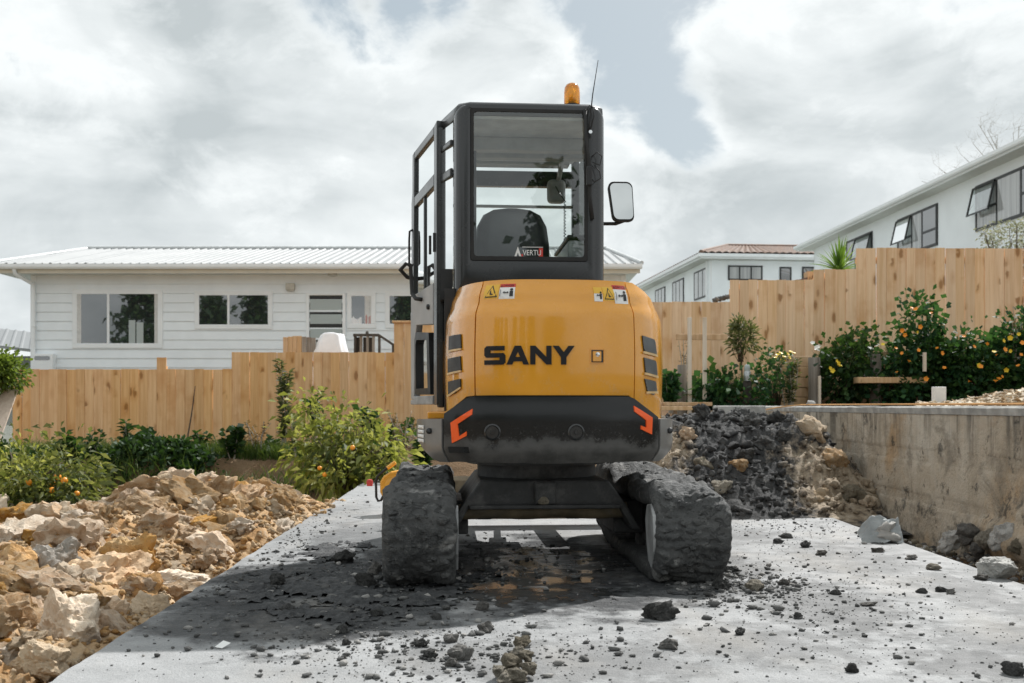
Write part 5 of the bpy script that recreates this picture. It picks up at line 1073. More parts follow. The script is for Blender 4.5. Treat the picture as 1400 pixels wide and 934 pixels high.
def blades(name, pts, h, mat, parent=None, w=.008, lean=.45, seg=3):
    pts = np.asarray(pts, float); n = len(pts); off = ORG.get(parent, Vector((0, 0, 0))) if parent is not None else Vector((0, 0, 0)); pts = pts - np.array(off)
    a = rng.uniform(0, 2 * np.pi, n); ld = np.stack([np.cos(a), np.sin(a), np.zeros(n)], 1); sd_ = np.stack([-np.sin(a + .6), np.cos(a + .6), np.zeros(n)], 1)
    L = h * rng.uniform(.45, 1.15, n); cv = lean * rng.uniform(.2, 1.3, n); V = []
    for k in range(seg + 1):
        t = k / seg; c = pts + ld * (L * cv * t * t)[:, None] + np.array([0, 0, 1]) * (L * t * (1 - .35 * cv * t))[:, None]; ww = w * (1 - t) ** .7 + .0006
        V += [c - sd_ * ww, c + sd_ * ww]
    V = np.stack(V, 1).reshape(-1, 3); q = 2 * (seg + 1); i = np.arange(n)[:, None] * q
    Fq = np.concatenate([i + np.array([[2 * k, 2 * k + 1, 2 * k + 3, 2 * k + 2]]) for k in range(seg)], 1).reshape(-1, 4)
    o = link(name, np_mesh(name, V, Fq, MT[mat], np.repeat(rng.uniform(0, 1, n), seg)), parent); return o
def clumps(c, rad, ncl, per, spread):                    # leaf positions gathered in sprays through an ellipsoid's outer part
    c = np.array(c); rad = np.array(rad); P_, D_ = [], []; cs = []
    for _ in range(ncl):
        v = rng.normal(size=3); v /= np.linalg.norm(v); r = rng.uniform(.35, 1.0) ** .5; cc = c + v * rad * r; cs.append(cc)
        q = rng.normal(size=(per, 3)) * spread; P_.append(cc + q); dd = q / spread * .6 + v * .9 + rng.normal(size=(per, 3)) * .5; D_.append(dd)
    return np.concatenate(P_), np.concatenate(D_), cs
def stems(parent, base, tips, mat='bark', r=.02, name='stem', k=22):
    m = MB(); base = Vector(base)
    for tpt in tips[:k]:
        tpt = Vector(tpt); mid = base.lerp(tpt, .5) + Vector((random.uniform(-.08, .08), random.uniform(-.08, .08), random.uniform(.0, .12)))
        m.tube([base + Vector((random.uniform(-.03, .03), random.uniform(-.03, .03), -.05)), mid, tpt], [r, r * .6, r * .22], 5)
    return m.build(name, MT[mat], parent, smooth=True)
def ball(mesh_name, r, mat, seg=10): m = MB(); m.lathe([(0.0001, -r)] + [(r * math.cos(R(a)), r * math.sin(R(a))) for a in (-60, -30, 0, 30, 60)] + [(.0001, r * .97)], (0, 0, 0), seg); return m.build(mesh_name, MT[mat], mesh=True, smooth=True)
fruit_me = ball('fruit', .029, 'fruit_orange')
def flower_mesh(name, mat, r=.029, petals=5):
    m = MB()
    for k in range(petals):
        a = 2 * math.pi * k / petals; u = Vector((math.cos(a), math.sin(a), .3)); v = Vector((-math.sin(a), math.cos(a), 0))
        m.add([(0, 0, 0), u * r * .7 + v * r * .48, u * r * 1.05, u * r * .7 - v * r * .48], [(0, 1, 2, 3)])
    m.lathe([(.0001, -.6 * r), (.3 * r, -.2 * r), (.25 * r, .12 * r), (.0001, .2 * r)], (0, 0, 0), 6); return m.build(name, MT[mat], mesh=True)
fl_or, fl_ye, fl_wh = flower_mesh('flower', 'flower_orange'), flower_mesh('flower', 'flower_yellow'), flower_mesh('flower', 'flower_white')
def put(me, name, p, parent, s=1.0, face=True):
    o = link(name, me, parent); o.location = Vector(p) - ORG.get(parent, Vector((0, 0, 0))); o.scale = (s, s, s)
    o.rotation_euler = (R(60 + random.uniform(-50, 45)), random.uniform(-.6, .6), random.uniform(-.9, .9)) if face else (random.random() * 3, random.random() * 3, 0); return o
def citrus(label, parts, ground, mat, nleaf, size, fruits, fd, tw=30, mat2=None, group=None):
    c0 = P(*parts[0][:2], parts[0][4]); t = thing('citrus_bush', label, 'bush', (c0.x, c0.y, ground)); PP, DD, CS = [], [], []
    tot = sum(p[2] * p[3] for p in parts)
    for (px, py, rx, rz, d) in parts:
        c = P(px, py, d); k = d / F; a, b, cs = clumps(c, (rx * k, rx * k * .8, rz * k), max(6, int(nleaf / 22 * rx * rz / tot)), 22, .135); PP.append(a); DD.append(b); CS += cs
    PP, DD = np.concatenate(PP), np.concatenate(DD); DD[:, 2] -= .35; keep = PP[:, 2] > ground - .1; PP, DD = PP[keep], DD[keep]
    h = len(PP) // 3
    leaves('foliage', PP[h:], DD[h:], size, mat, t, .40, .25, .25); leaves('foliage', PP[:h], DD[:h], size * .9, mat2 or mat, t, .38, .25, .3)
    random.shuffle(CS); stems(t, (c0.x, c0.y, ground), CS, 'bark', .022, 'branch', tw)
    for (px, py) in fruits: put(fruit_me, 'fruit', P(px, py, fd + random.uniform(-.05, .05)), t, random.uniform(.85, 1.1), False)
    return t
citrus('citrus bush bearing many small oranges at the left edge behind rubble', [(32, 662, 44, 28, 9.2), (92, 648, 30, 24, 9.4), (102, 682, 26, 15, 9.0), (10, 694, 36, 26, 9.0), (30, 622, 26, 8, 9.6), (60, 690, 30, 18, 8.9)], -.2, 'leaf_citrus', 3700, .085, [(79, 652), (88, 657), (72, 661), (71, 670), (105, 675), (39, 660)], 8.92, mat2='leaf_lime')
citrus('lime green drooping citrus bush between the left fence and the excavator', [(470, 612, 42, 40, 11.6), (512, 622, 28, 28, 11.4), (432, 622, 22, 36, 11.8), (470, 575, 30, 18, 12.0), (458, 656, 34, 22, 11.2), (420, 560, 18, 16, 12.2), (532, 640, 20, 18, 11.3), (498, 590, 22, 16, 11.6)], -.15, 'leaf_lime', 2300, .115, [(482, 612), (444, 649), (437, 640)], 10.9, 40, 'leaf_citrus')
def hedge():
    d = 11.3; c = P(8, 512, d); t = thing('hedge', 'bright green clipped hedge above the plywood at the left edge', 'hedge', (c.x - .3, d, .9)); a, b, cs = clumps(P(-12, 512, d), (.36, .35, .17), 70, 26, .055); a2, b2, c2 = clumps(P(-2, 505, d), (.26, .3, .14), 40, 26, .05)
    a3, b3, c3 = clumps(P(-170, 500, d), (1.15, .35, .2), 190, 24, .06); leaves('foliage', np.concatenate([a, a2, a3]), np.concatenate([b, b2, b3]), .06, 'leaf_hedge', t, .6); stems(t, P(-15, 535, d), cs, 'bark', .014, 'stem', 14)
hedge()
def tall_weed(label, px, ytop, ybot, w, d, mat='leaf_weed', nst=4, per=70, size=.10, name='weed', cat='weed', lean=0, wid=.3):
    b = P(px, ybot, d); t = thing(name, label, cat, b); k = d / F; PP, DD = [], []; m = MB()
    for s in range(nst):
        dx = random.uniform(-w, w) * k; top = P(px, ytop, d) + Vector((dx + lean, random.uniform(-.1, .1), -random.uniform(0, .25) * (ybot - ytop) * k * (s > 0)))
        mid = b.lerp(top, .5) + Vector((random.uniform(-.05, .05), 0, 0)); m.tube([b + Vector((dx * .3, 0, -.05)), mid, top], [.010, .007, .003], 5)
        for i in range(per):
            q = random.uniform(.12, 1.0); p = b.lerp(mid, q * 2) if q < .5 else mid.lerp(top, q * 2 - 1); a = random.uniform(0, 6.28)
            PP.append(p); DD.append((math.cos(a), math.sin(a), random.uniform(.1, 1.0)))
    m.build('stem', MT['twig'], t); leaves('foliage', PP, DD, size, mat, t, wid); return t
tall_weed('tall leafy weed climbing the left fence, highest of the weeds there', 388, 494, 612, 9, 14.6, 'leaf_weed', 5, 110, .11); tall_weed('dark leafy weed rising from the grass at the left fence', 168, 574, 640, 9, 14.2, 'leaf_dark', 3, 60, .12)
tall_weed('dark weed beside the lime green bush', 432, 534, 600, 10, 13.6, 'leaf_dark', 4, 60, .12); tall_weed('broad dark weed in front of fence near citrus bush', 95, 592, 645, 12, 12.5, 'leaf_dark', 4, 70, .14, wid=.5)
tall_weed('dry brown seed stalks standing against the left fence', 555, 560, 620, 26, 13.4, 'leaf_dry', 9, 26, .06); tall_weed('brown dry weeds between grass and tall weed', 352, 575, 612, 20, 14.3, 'leaf_dry', 6, 22, .06)
tall_weed('leafy weed close beside the left track guard', 575, 590, 660, 14, 12.2, 'leaf_dark', 7, 70, .12, wid=.45); tall_weed('reddish dry weed by the grey post and stakes', 935, 455, 520, 9, 13.5, 'leaf_dry', 5, 16, .05); tall_weed('tall dry seed head by the nasturtiums at the right edge', 1390, 420, 500, 14, 13.0, 'leaf_dry', 3, 26, .06)
tall_weed('leafy green plant on the left of the high retaining boards', 1078, 485, 560, 14, 13.2, 'leaf_weed', 7, 80, .07); tall_weed('green weed growing at the foot of the grey post', 918, 510, 560, 15, 13.2, 'leaf_ivy', 7, 60, .10, wid=.7)
for i, (px, yt, yb, w) in enumerate([(130, 590, 640, 10), (150, 600, 645, 12), (195, 585, 640, 8), (225, 600, 640, 9), (275, 590, 632, 8), (300, 598, 635, 12), (318, 585, 628, 8), (335, 590, 625, 12), (372, 598, 625, 10), (405, 580, 620, 9), (500, 560, 625, 9), (530, 570, 630, 12), (545, 578, 640, 8), (118, 605, 650, 12)]):
    tall_weed('scrubby uneven weed growing along the foot of the left fence', px, yt, yb, w, 14.0 + .4 * (i % 3), ('leaf_dark', 'leaf_weed', 'leaf_dark', 'leaf_dry')[i % 4], 4 + i % 3, 44, (.10, .08, .13, .06)[i % 4], wid=(.45, .3, .6, .3)[i % 4])['group'] = 'weeds along the left fence'
def stick():
    a, b = P(254, 612, 15.6), P(267, 528, 15.85); t = thing('stick', 'thin brown stick leaning against the left fence', 'stick', a); m = MB(); m.tube([a, a.lerp(b, .5) + Vector((.01, 0, 0)), b], [.014, .011, .006], 6); m.build('shaft', MT['bark'], t)
stick()
def sapling():
    d = 13.9; b = P(1015, 525, d); t = thing('sapling', 'small round headed sapling in front of the right fence', 'sapling', b); k = d / F
    m = MB(); m.tube([b, P(1014, 500, d), P(1013, 470, d)], [.012, .010, .007], 6); m.build('trunk', MT['bark'], t)
    a, b1, cs = clumps(P(1016, 466, d), (20 * k, 20 * k, 22 * k), 46, 13, .035); a2, b2, c2 = clumps(P(1011, 447, d), (7 * k, 7 * k, 10 * k), 8, 12, .03); b1[:, 2] += .5
    leaves('crown', np.concatenate([a, a2]), np.concatenate([b1, b2]), .09, 'leaf_weed', t, .3); stems(t, P(1013, 490, d), cs, 'bark', .006, 'branch', 18)
sapling()
def cordyline():
    d = 16.6; c = P(1147, 372, d); t = thing('cordyline', 'spiky bright green cabbage tree poking above the right fence', 'tree', (c.x, d, 1.5)); m = MB(); m.tube([(c.x, d, 1.5), (c.x + .02, d, 2.3), (c.x, d, c.z)], [.07, .06, .055], 10); m.build('trunk', MT['bark'], t)
    for i in range(78):
        a = random.uniform(0, 6.28); el = R(random.uniform(-18, 88)); L = random.uniform(.46, .66); u = Vector((math.cos(a) * math.cos(el), math.sin(a) * math.cos(el), math.sin(el))); s = u.cross(Vector((0, 0, 1))).normalized(); m = MB(); vs = []
        for j in range(6):
            q = j / 5; w = .024 * (1 - q) ** .6 * (.55 + q * 1.5 if q < .3 else 1) + .001; p = c + u * (L * q) + Vector((0, 0, -.16 * q * q * math.cos(el))); n_ = s.cross(u) * w * .5; vs += [p - s * w + n_, p, p + s * w + n_]
        m.add(vs, [(3 * j + e, 3 * j + e + 1, 3 * j + e + 4, 3 * j + e + 3) for j in range(5) for e in (0, 1)]); off = ORG[t]; me = m.build('leaf', MT['leaf_cordyline'], t, normals=False)
        at = me.data.attributes.new('rnd', 'FLOAT', 'FACE'); at.data.foreach_set('value', [random.random() * .8 + .2 * (el > .8)] * 10)
cordyline()
def pale_shrub():
    d = 17.5; c = P(1385, 330, d); t = thing('shrub', 'pale silvery leaved shrub over the top of the right fence', 'shrub', (c.x, d, 1.8)); k = d / F; a, b, cs = clumps(c, (48 * k, .5, 30 * k), 80, 18, .06); leaves('foliage', a, b, .06, 'leaf_grey', t, .6); stems(t, (c.x, d, 2.2), cs, 'bark', .02, 'branch', 30)
pale_shrub()
def bare_tree():
    d = 36; b = P(1345, 300, d); t = thing('bare_tree', 'leafless tree with thin twigs above the white house roof', 'tree', (b.x + 3.5, d, 3.0)); m = MB(); B0 = Vector((b.x + 3.5, d, 3.0)); tips = [(1330, 196), (1338, 170), (1350, 178), (1304, 228), (1318, 215), (1385, 182), (1393, 172), (1290, 236), (1260, 248), (1360, 196)]
    m.tube([B0, P(1400, 290, d)], [.16, .05], 8); j = P(1400, 290, d)
    def br(p, q, r, lv):
        mid = p.lerp(q, .5) + Vector((random.uniform(-.2, .2), random.uniform(-.3, .3), random.uniform(-.05, .25))); m.tube([p, mid, q], [r, r * .7, r * .35], 5)
        if lv: 
            for _ in range(4): w = random.uniform(.4, 1); o = mid.lerp(q, w); br(o, o + Vector((random.uniform(-.6, .6), random.uniform(-.4, .4), random.uniform(.1, .6))), r * .3, lv - 1)
    for q in tips: br(j, P(q[0], q[1], d + random.uniform(-1, 1)), .022, 2)
    m.build('branches', MT['twig'], t)
bare_tree()
def grass_and_banks():
    def strip(n, f, zo=0.0): 
        out = []
        while len(out) < n:
            p = f(); out.append((p[0], p[1], p[2] + zo))
        return out
    g = lambda x, y: (x, y, G0(x, y) - .02)
    o = blades('grass', strip(9000, lambda: g(random.uniform(-7.4, -1.7), 14.0 + abs(random.gauss(0, .55)))), .27, 'leaf_grass', None, .006, .6); o['kind'] = 'stuff'
    o = blades('grass', strip(3000, lambda: (lambda x: (x, 13.70 + random.uniform(-.02, .5), 1.02 + .34 * smooth01(3.8, 4.6, x) + random.uniform(-.1, .05)))(random.uniform(2.5, 7.2))), .34, 'leaf_grass', None, .006, .5); o['kind'] = 'stuff'
    # ivy and leafy ground cover hanging over the clay bank on the left
    pp = []
    for _ in range(9000):
        x = random.uniform(-7.4, -1.2); y = 13.95 + random.gauss(0, .22); k = noise.noise((x * 1.1, 2.5, 2)) + .25 * noise.noise((x * 4, 1, 2))
        if k < random.uniform(-.25, .15): continue
        low = .30 * max(0, noise.noise((x * .9 + 5, 0, 9)))
        pp.append((x, y - random.uniform(0, .15), G0(x, y) + random.uniform(-.05 - low, .05 + .45 * max(0, k))))
    o = leaves('ground_cover', pp, rng.normal(size=(len(pp), 3)) + np.array([0, -.5, .2]), .10, 'leaf_dark', None, .7); o['kind'] = 'stuff'
    pp = []
    for _ in range(1300):
        x = random.uniform(-6.8, -2.0); y = 13.2 + random.uniform(0, .3); pp.append((x, y, G0(x, y) + random.uniform(0, .25)))
    o = blades('grass', pp, .28, 'leaf_grass', None, .007, .9); o['kind'] = 'stuff'
grass_and_banks()
def nasturtium(label, blobs, n, d, flowers, size=.085, mat='leaf_ivy', back=.35, fl=fl_or, white=(), yellow=()):
    size *= .92
    c = P(blobs[0][0], blobs[0][1], d); t = thing('nasturtium', label, 'flowering plant', (c.x, d, .8)); PP, DD = [], []; tot = sum(b[2] * b[3] for b in blobs); cs = []
    for (px, py, rx, ry) in blobs:
        k = d / F; q, b, c2 = clumps(P(px, py, d), (rx * k, .34, ry * k), max(5, int(n / 16 * rx * ry / tot)), 16, .085); PP.append(q); DD.append(b); cs += c2
    PP, DD = np.concatenate(PP), np.concatenate(DD); DD[:, 1] -= .4; keep = PP[:, 2] > .78; PP, DD = PP[keep], DD[keep]; PP[:, 1] = np.clip(PP[:, 1], d - .45, 14.9)
    h = len(PP) // 4; leaves('foliage', PP[h:], DD[h:], size, mat, t, .95, .15, .1); leaves('foliage', PP[:h], DD[:h], size * .9, 'leaf_dark', t, .8, .2, .1); stems(t, (c.x, d, .8), cs, 'bark', .008, 'stem', 26)
    for lst, me in ((flowers, fl), (white, fl_wh), (yellow, fl_ye)):
        for (px, py) in lst: put(me, 'flower', P(px, py, d - .46 - random.uniform(0, .06)), t, random.uniform(.75, 1.2))
    return t
nasturtium('climbing nasturtium mound in orange flower, tallest peak on the right bank', [(1268, 500, 40, 34), (1259, 445, 13, 26), (1256, 424, 6, 14), (1248, 472, 20, 20), (1288, 520, 26, 26), (1215, 530, 34, 15), (1302, 500, 26, 26), (1228, 490, 16, 14)], 3900, 13.3, [(1233, 452), (1237, 458), (1246, 421), (1258, 447), (1281, 476), (1288, 483), (1243, 494), (1226, 509), (1256, 479), (1233, 483), (1252, 423), (1291, 503), (1225, 476), (1266, 518), (1273, 428)], yellow=[(1207, 471), (1254, 454)])
nasturtium('low spreading nasturtium patch with yellow and orange flowers at the right edge', [(1345, 505, 40, 28), (1385, 490, 36, 34), (1330, 532, 40, 16), (1385, 532, 36, 18), (1322, 468, 18, 12), (1398, 450, 14, 22)], 4000, 13.1, [(1318, 460), (1332, 474), (1341, 501), (1370, 515), (1366, 518), (1361, 521), (1325, 521), (1398, 469), (1396, 485), (1374, 478), (1362, 485), (1392, 500), (1350, 470)], yellow=[(1338, 500), (1359, 481), (1372, 466), (1381, 462), (1393, 457), (1376, 506), (1381, 480)])
nasturtium('dark green leafy bank left of the bench plank', [(1156, 488, 34, 18), (1176, 470, 24, 10), (1148, 522, 26, 24), (1166, 520, 12, 20), (1225, 543, 26, 9), (1250, 546, 22, 7)], 1900, 13.5, [], .085, 'leaf_dark', white=[(1111, 469), (1116, 475), (1119, 474), (1116, 478)], yellow=[(1135, 504), (1146, 497), (1148, 500), (1139, 507), (1144, 494)])
nasturtium('small clump of bright yellow flowers hanging over retaining boards', [(1063, 491, 18, 8), (1052, 512, 12, 18), (1046, 535, 13, 16)], 520, 13.35, [], .07, yellow=[(1063, 485), (1067, 483), (1072, 488), (1077, 484), (1081, 481), (1085, 483), (1068, 491), (1074, 493), (1061, 489), (1079, 489)])
nasturtium('broad leaved green plant between the two stakes', [(978, 525, 9, 13), (958, 543, 12, 11), (985, 545, 12, 10)], 460, 13.45, [], .12)
nasturtium('leafy green plants at the foot of the bollard light', [(1000, 548, 14, 7), (1036, 548, 8, 8), (1002, 519, 14, 4)], 330, 13.25, [], .08)
# trees across the street behind us: they only show in the panes and the glass
def far_trees():
    PP, DD = [], []
    for (x, y, h, r) in ((-7, -24, 9, 2.2), (-2.2, -20, 8, 1.3), (-15, -27, 8, 3.5), (1.2, -21, 8.2, 1.1), (6.6, -30, 10.5, 1.2), (-24, -21, 10, 2.6), (-19.2, -20, 7.6, 1.6), (-17.0, -22, 9, 1.2)):
        for _ in range(260):
            z = random.uniform(1.2, h); k = (1 - (z / h) ** 1.6) * r + .25; a = random.uniform(0, 6.28); q = k * random.uniform(.3, 1); c = np.array((x + math.cos(a) * q, y + math.sin(a) * q, z)); PP.append(c + rng.normal(size=(9, 3)) * .28); DD.append(rng.normal(size=(9, 3)))
    o = leaves('distant_trees', np.concatenate(PP), np.concatenate(DD), .5, 'leaf_dark', None, .6); o['kind'] = 'stuff'
far_trees()
# ------------------------------------------------------------------ rocks, clods, heaps
def rock_mesh(name, sub, seed, mat, facets=7, rough=.16, sq=(1, 1, 1), fine=.05, chunky=.82):
    bm = bmesh.new(); bmesh.ops.create_icosphere(bm, subdivisions=sub, radius=1.0); rr = random.Random(seed); pl = []
    for _ in range(facets):
        v = Vector((rr.gauss(0, 1), rr.gauss(0, 1), rr.gauss(0, 1))).normalized(); pl.append((v, rr.uniform(chunky - .22, chunky)))
    o = Vector((seed * 3.17 % 50, seed * 1.31 % 50, seed * 7.7 % 50))
    for v in bm.verts:
        p = v.co.copy(); p *= 1 + rough * noise.noise(p * 1.4 + o) * 1.6
        for n_, d_ in pl:
            e = p.dot(n_) - d_
            if e > 0: p -= n_ * e * .93
        q = p + o; p += p.normalized() * (fine * (1.2 * noise.noise(q * 3.1) + .8 * noise.noise(q * 7.3) + .5 * noise.noise(q * 16)))
        v.co = Vector((p.x * sq[0], p.y * sq[1], p.z * sq[2]))
    me = bpy.data.meshes.new(name); bm.to_mesh(me); bm.free(); me.materials.append(MT[mat]); me.polygons.foreach_set('use_smooth', [True] * len(me.polygons)); me.set_sharp_from_angle(angle=R(42)); return me
def rock(name, me, p, s, rot, label, cat, group=None, sink=.3):
    o = link(name, me); o.location = p; o.scale = s if hasattr(s, '__len__') else (s, s, s); o.rotation_euler = rot; return tag(o, label, cat, group)
# big named rocks of the left heap: pixel centre, half sizes in pixels, depth along the sight line found on the ground
BIG = [
 (266, 686, 44, 20, 'clay_orange', 'large flat topped orange clay boulder crowning the heap', 8.1, 5, (.1, .05, .2)),
 (75, 779, 31, 26, 'clay_grey', 'smooth pale grey boulder with a black top edge, left side', 5.35, 3, (.2, -.7, .4)),
 (128, 796, 50, 34, 'clay_orange', 'big ochre clay boulder with cleaved faces next to the grey boulder', 5.1, 11, (.3, -.35, .3)),
 (176, 770, 30, 28, 'clay_orange', 'ochre boulder behind the big cleaved one, nearer the slab', 5.5, 9, (.2, .5, .1)),
 (96, 868, 34, 40, 'clay_pale', 'pale flat slab of clay standing on edge near the slab', 4.0, 4, (.5, .4, -.5)),
 (214, 735, 26, 20, 'clay', 'rounded tan clay boulder in the middle of the heap', 6.4, 8, (.3, .2, .9)),
 (262, 727, 24, 16, 'clay_orange', 'wedge of orange clay right of the middle boulder', 6.9, 6, (.1, -.4, .3)),
 (312, 706, 22, 28, 'rubble_mix', 'tall dark flecked lump near the slab end of the heap', 7.4, 10, (.2, .3, .6)),
 (335, 684, 24, 17, 'clay_orange', 'orange boulder right of the flat topped one', 8.1, 7, (.3, .2, -.3)),
 (362, 676, 18, 14, 'clay', 'broken orange boulder at the right end of the crest', 8.3, 6, (.5, .1, .3)),
 (372, 716, 24, 17, 'clay_pale', 'pale lump half buried at the slab edge', 7.6, 8, (.2, .2, .3)),
 (95, 706, 30, 16, 'clay_pale', 'pale crumbly boulder below the left citrus bush', 7.2, 12, (.0, .1, .4)),
 (66, 740, 24, 17, 'clay', 'tan lump above the smooth grey boulder', 6.4, 8, (.3, .4, .1)),
 (118, 738, 28, 17, 'clay_orange', 'tan boulder between the crumbly boulder and the ochre one', 6.3, 7, (.1, .2, .1)),
 (152, 726, 22, 13, 'clay_pale', 'pale broken lump left of the middle boulder', 6.6, 9, (.4, .4, .6)),
 (184, 697, 26, 18, 'clay', 'tan ragged boulder on the crest left of the flat topped one', 7.6, 9, (.2, .6, .2)),
 (20, 775, 22, 20, 'clay_orange', 'orange lump at the left edge beside the grey boulder', 5.2, 7, (.2, .1, .3)),
 (196, 812, 24, 20, 'rubble_mix', 'dark streaked lump beside the slab edge, below the ochre boulder', 4.9, 9, (.3, .2, .3)),
 (212, 838, 26, 17, 'clay_pale', 'pale tan lump touching the slab edge lower down', 4.6, 7, (.2, .4, .8)),
 (248, 795, 34, 11, 'clay_pale', 'long low pale lump lying along the slab edge', 5.4, 7, (.0, .1, .6)),
 (34, 848, 28, 22, 'clay', 'rounded tan lump near the bottom left corner', 4.2, 9, (.3, .1, .3)),
 (58, 905, 30, 20, 'clay_pale', 'pale lump at the bottom left corner of the heap', 3.5, 8, (.3, .6, .3)),
 (420, 694, 22, 9, 'clay_orange', 'flat tan clay slab at the far tip of the heap', 8.6, 6, (.0, .0, .2)),
 (398, 703, 12, 9, 'clay_pale', 'small pale rock just before the far tip', 8.1, 7, (.3, .3, .3)),
 (392, 682, 13, 10, 'rubble_mix', 'small brown rock above the far tip slab', 8.9, 7, (.3, .3, .3)),
 (232, 660, 14, 9, 'clay_pale', 'small pale pinkish rock on the very top of the crest', 8.4, 7, (.2, .3, .3)),
 (290, 745, 22, 14, 'clay', 'crumbly tan lump between wedge and slab edge', 6.4, 9, (.2, .3, .3)),
 (150, 846, 18, 24, 'rubble_mix', 'brown lump in the hollow beside the pale upright slab', 4.5, 9, (.4, .3, .2)),
]
for i, (px, py, w, h, mt, lab, d, fc, rot) in enumerate(BIG):
    k = d / F; p = P(px, py + h * .15, d); me = rock_mesh('clay_boulder', 5 if w > 24 else 4, i + 20, mt, fc, .30, (w * k * 1.42, (w + h) * .5 * k * 1.25, h * k * 1.52), .15, .86)
    rock('clay_boulder', me, p, 1.0, rot, lab, 'boulder')
def rub(x, y): return G(x, y) - .01 + .22 * abs(fbm(x, y, 3, 2.6, 3, .6)) + .11 * fbm(x, y, 8, 7, 4, .65)
# medium lumps, one object each, sharing a handful of shapes
mid_me = [rock_mesh('clay_lump', 4, 100 + i, m_, 4 + i % 4, .45, (1, .9 + .05 * (i % 3), .75), .22, .95) for i, m_ in enumerate(['clay', 'clay_orange', 'clay_pale', 'rubble_mix', 'clay', 'clay_pale', 'clay_orange', 'clay', 'clay_pale', 'rubble_mix', 'clay', 'clay'])]
cnt = 0
while cnt < 230:
    y = random.uniform(3.0, 9.2) ** 1.0; x = random.uniform(-1.62, -1.62 - .55 * y)
    if (x / y) < -.55: continue
    s = random.uniform(.04, .115) * (.55 + .08 * y) * random.choice((1, 1, 1.4)); p = (x - s * .5, y, rub(x, y) + s * .15)
    if x > -1.5 - s: continue
    rock('clay_lump', mid_me[cnt % 12], p, (s * random.uniform(.9, 1.5), s, s * random.uniform(.8, 1.2)), (random.uniform(-.5, .5), random.uniform(-.5, .5), random.uniform(0, 6.28)), 'crumbly tan clay lump among the rubble heap left of the slab', 'clay lump', 'clay lumps in the rubble heap'); cnt += 1
def scatter(name, metas, pts, sizes, mats, flat=.8):     # thousands of crumbs as one real mesh
    Vs, Fs, Mi = [], [], []; k = 0; base = []
    for s_ in range(8):
        bm = bmesh.new(); bmesh.ops.create_icosphere(bm, subdivisions=1 if metas else 2, radius=1); rr = random.Random(s_ + 5)
        pl = [(Vector((rr.gauss(0, 1), rr.gauss(0, 1), rr.gauss(0, 1))).normalized(), rr.uniform(.35, .75)) for _ in range(6)]
        for v in bm.verts:
            p = v.co * (1 + .55 * noise.noise(v.co * 1.6 + Vector((s_ * 9.1, 0, 0))) + .35 * noise.noise(v.co * 4.1 + Vector((0, s_ * 5.1, 0))))
            for n_, d_ in pl:
                e = p.dot(n_) - d_
                if e > 0: p -= n_ * e * .9
            v.co = p
        bm.verts.index_update(); base.append((np.array([v.co[:] for v in bm.verts]), np.array([[q.index for q in f.verts] for f in bm.faces]))); bm.free()
    for i, (p, s) in enumerate(zip(pts, sizes)):
        v, f = base[i % 8]; a, b = random.uniform(0, 6.28), random.uniform(0, 6.28); ca_, sa_, cb, sb = math.cos(a), math.sin(a), math.cos(b), math.sin(b)
        Rm = np.array([[ca_, -sa_, 0], [sa_, ca_, 0], [0, 0, 1]]) @ np.array([[1, 0, 0], [0, cb, -sb], [0, sb, cb]]); sc = np.array([random.uniform(.8, 1.35), random.uniform(.7, 1.2), flat])
        Vs.append((v @ Rm.T) * sc * s + np.array(p)); Fs.append(f + k); Mi.append(np.full(len(f), i % len(mats))); k += len(v)
    me = np_mesh(name, np.concatenate(Vs), np.concatenate(Fs), [MT[m_] for m_ in mats]); me.polygons.foreach_set('material_index', np.concatenate(Mi).astype(np.int32)); o = link(name, me); o['kind'] = 'stuff'; return o
pts, szs = [], []
while len(pts) < 11000:
    y = random.uniform(2.7, 9.6); x = -1.5 - random.random() ** 1.2 * (.62 * y)
    if x / y < -.58: continue
    s = random.uniform(.008, .030) * (.6 + .07 * y); pts.append((x, y, rub(x, y) + s * .2)); szs.append(s)
scatter('rubble', True, pts, szs, ['clay', 'clay_pale', 'rubble_mix', 'rubble_mix', 'clay_pale'])
# ground of the heap itself: a fine bumpy skin of clay over the soil
def heap_skin(name, xs, ys, f, mat):
    n = len(xs); V = [(x, y, f(x, y)) for y in ys for x in xs]; Fq = [(j * n + i, j * n + i + 1, (j + 1) * n + i + 1, (j + 1) * n + i) for j in range(len(ys) - 1) for i in range(n - 1)]
    o = link(name, np_mesh(name, V, Fq, MT[mat], smooth=True)); return o
o = heap_skin('rubble', list(np.arange(-6.4, -1.46, .025)), list(np.arange(2.3, 10.6, .032)), rub, 'rubble_mix'); o['kind'] = 'stuff'
# dark mud heap on the right
def mud_top(x, y):
    a = .68 * bumpfn(x, y, 2.0, 9.2, .70, .85) + .48 * bumpfn(x, y, 1.25, 9.0, .5, .8) + .42 * bumpfn(x, y, 2.65, 8.6, .55, .62) + .22 * bumpfn(x, y, 1.7, 8.2, .6, .55)
    lump = .16 * abs(fbm(x, y, 1, 3.2, 3, .6)) + .13 * fbm(x, y, 4, 8, 5, .68)
    return -.06 + a + lump * smooth01(.03, .25, a) * 1.25 - .03 * (1 - smooth01(.0, .12, a))
V_xs, V_ys = list(np.arange(.55, 2.95, .022)), list(np.arange(7.3, 11.2, .03))
t = thing('mud_heap', 'heap of dark wet mud and tan clay against the right wall', 'mud heap', (1.9, 8.9, 0)); me = heap_skin('mound', V_xs, V_ys, mud_top, 'heap'); me.parent = t; me.matrix_parent_inverse = Matrix.Translation((-1.9, -8.9, 0))
pts, szs = [], []
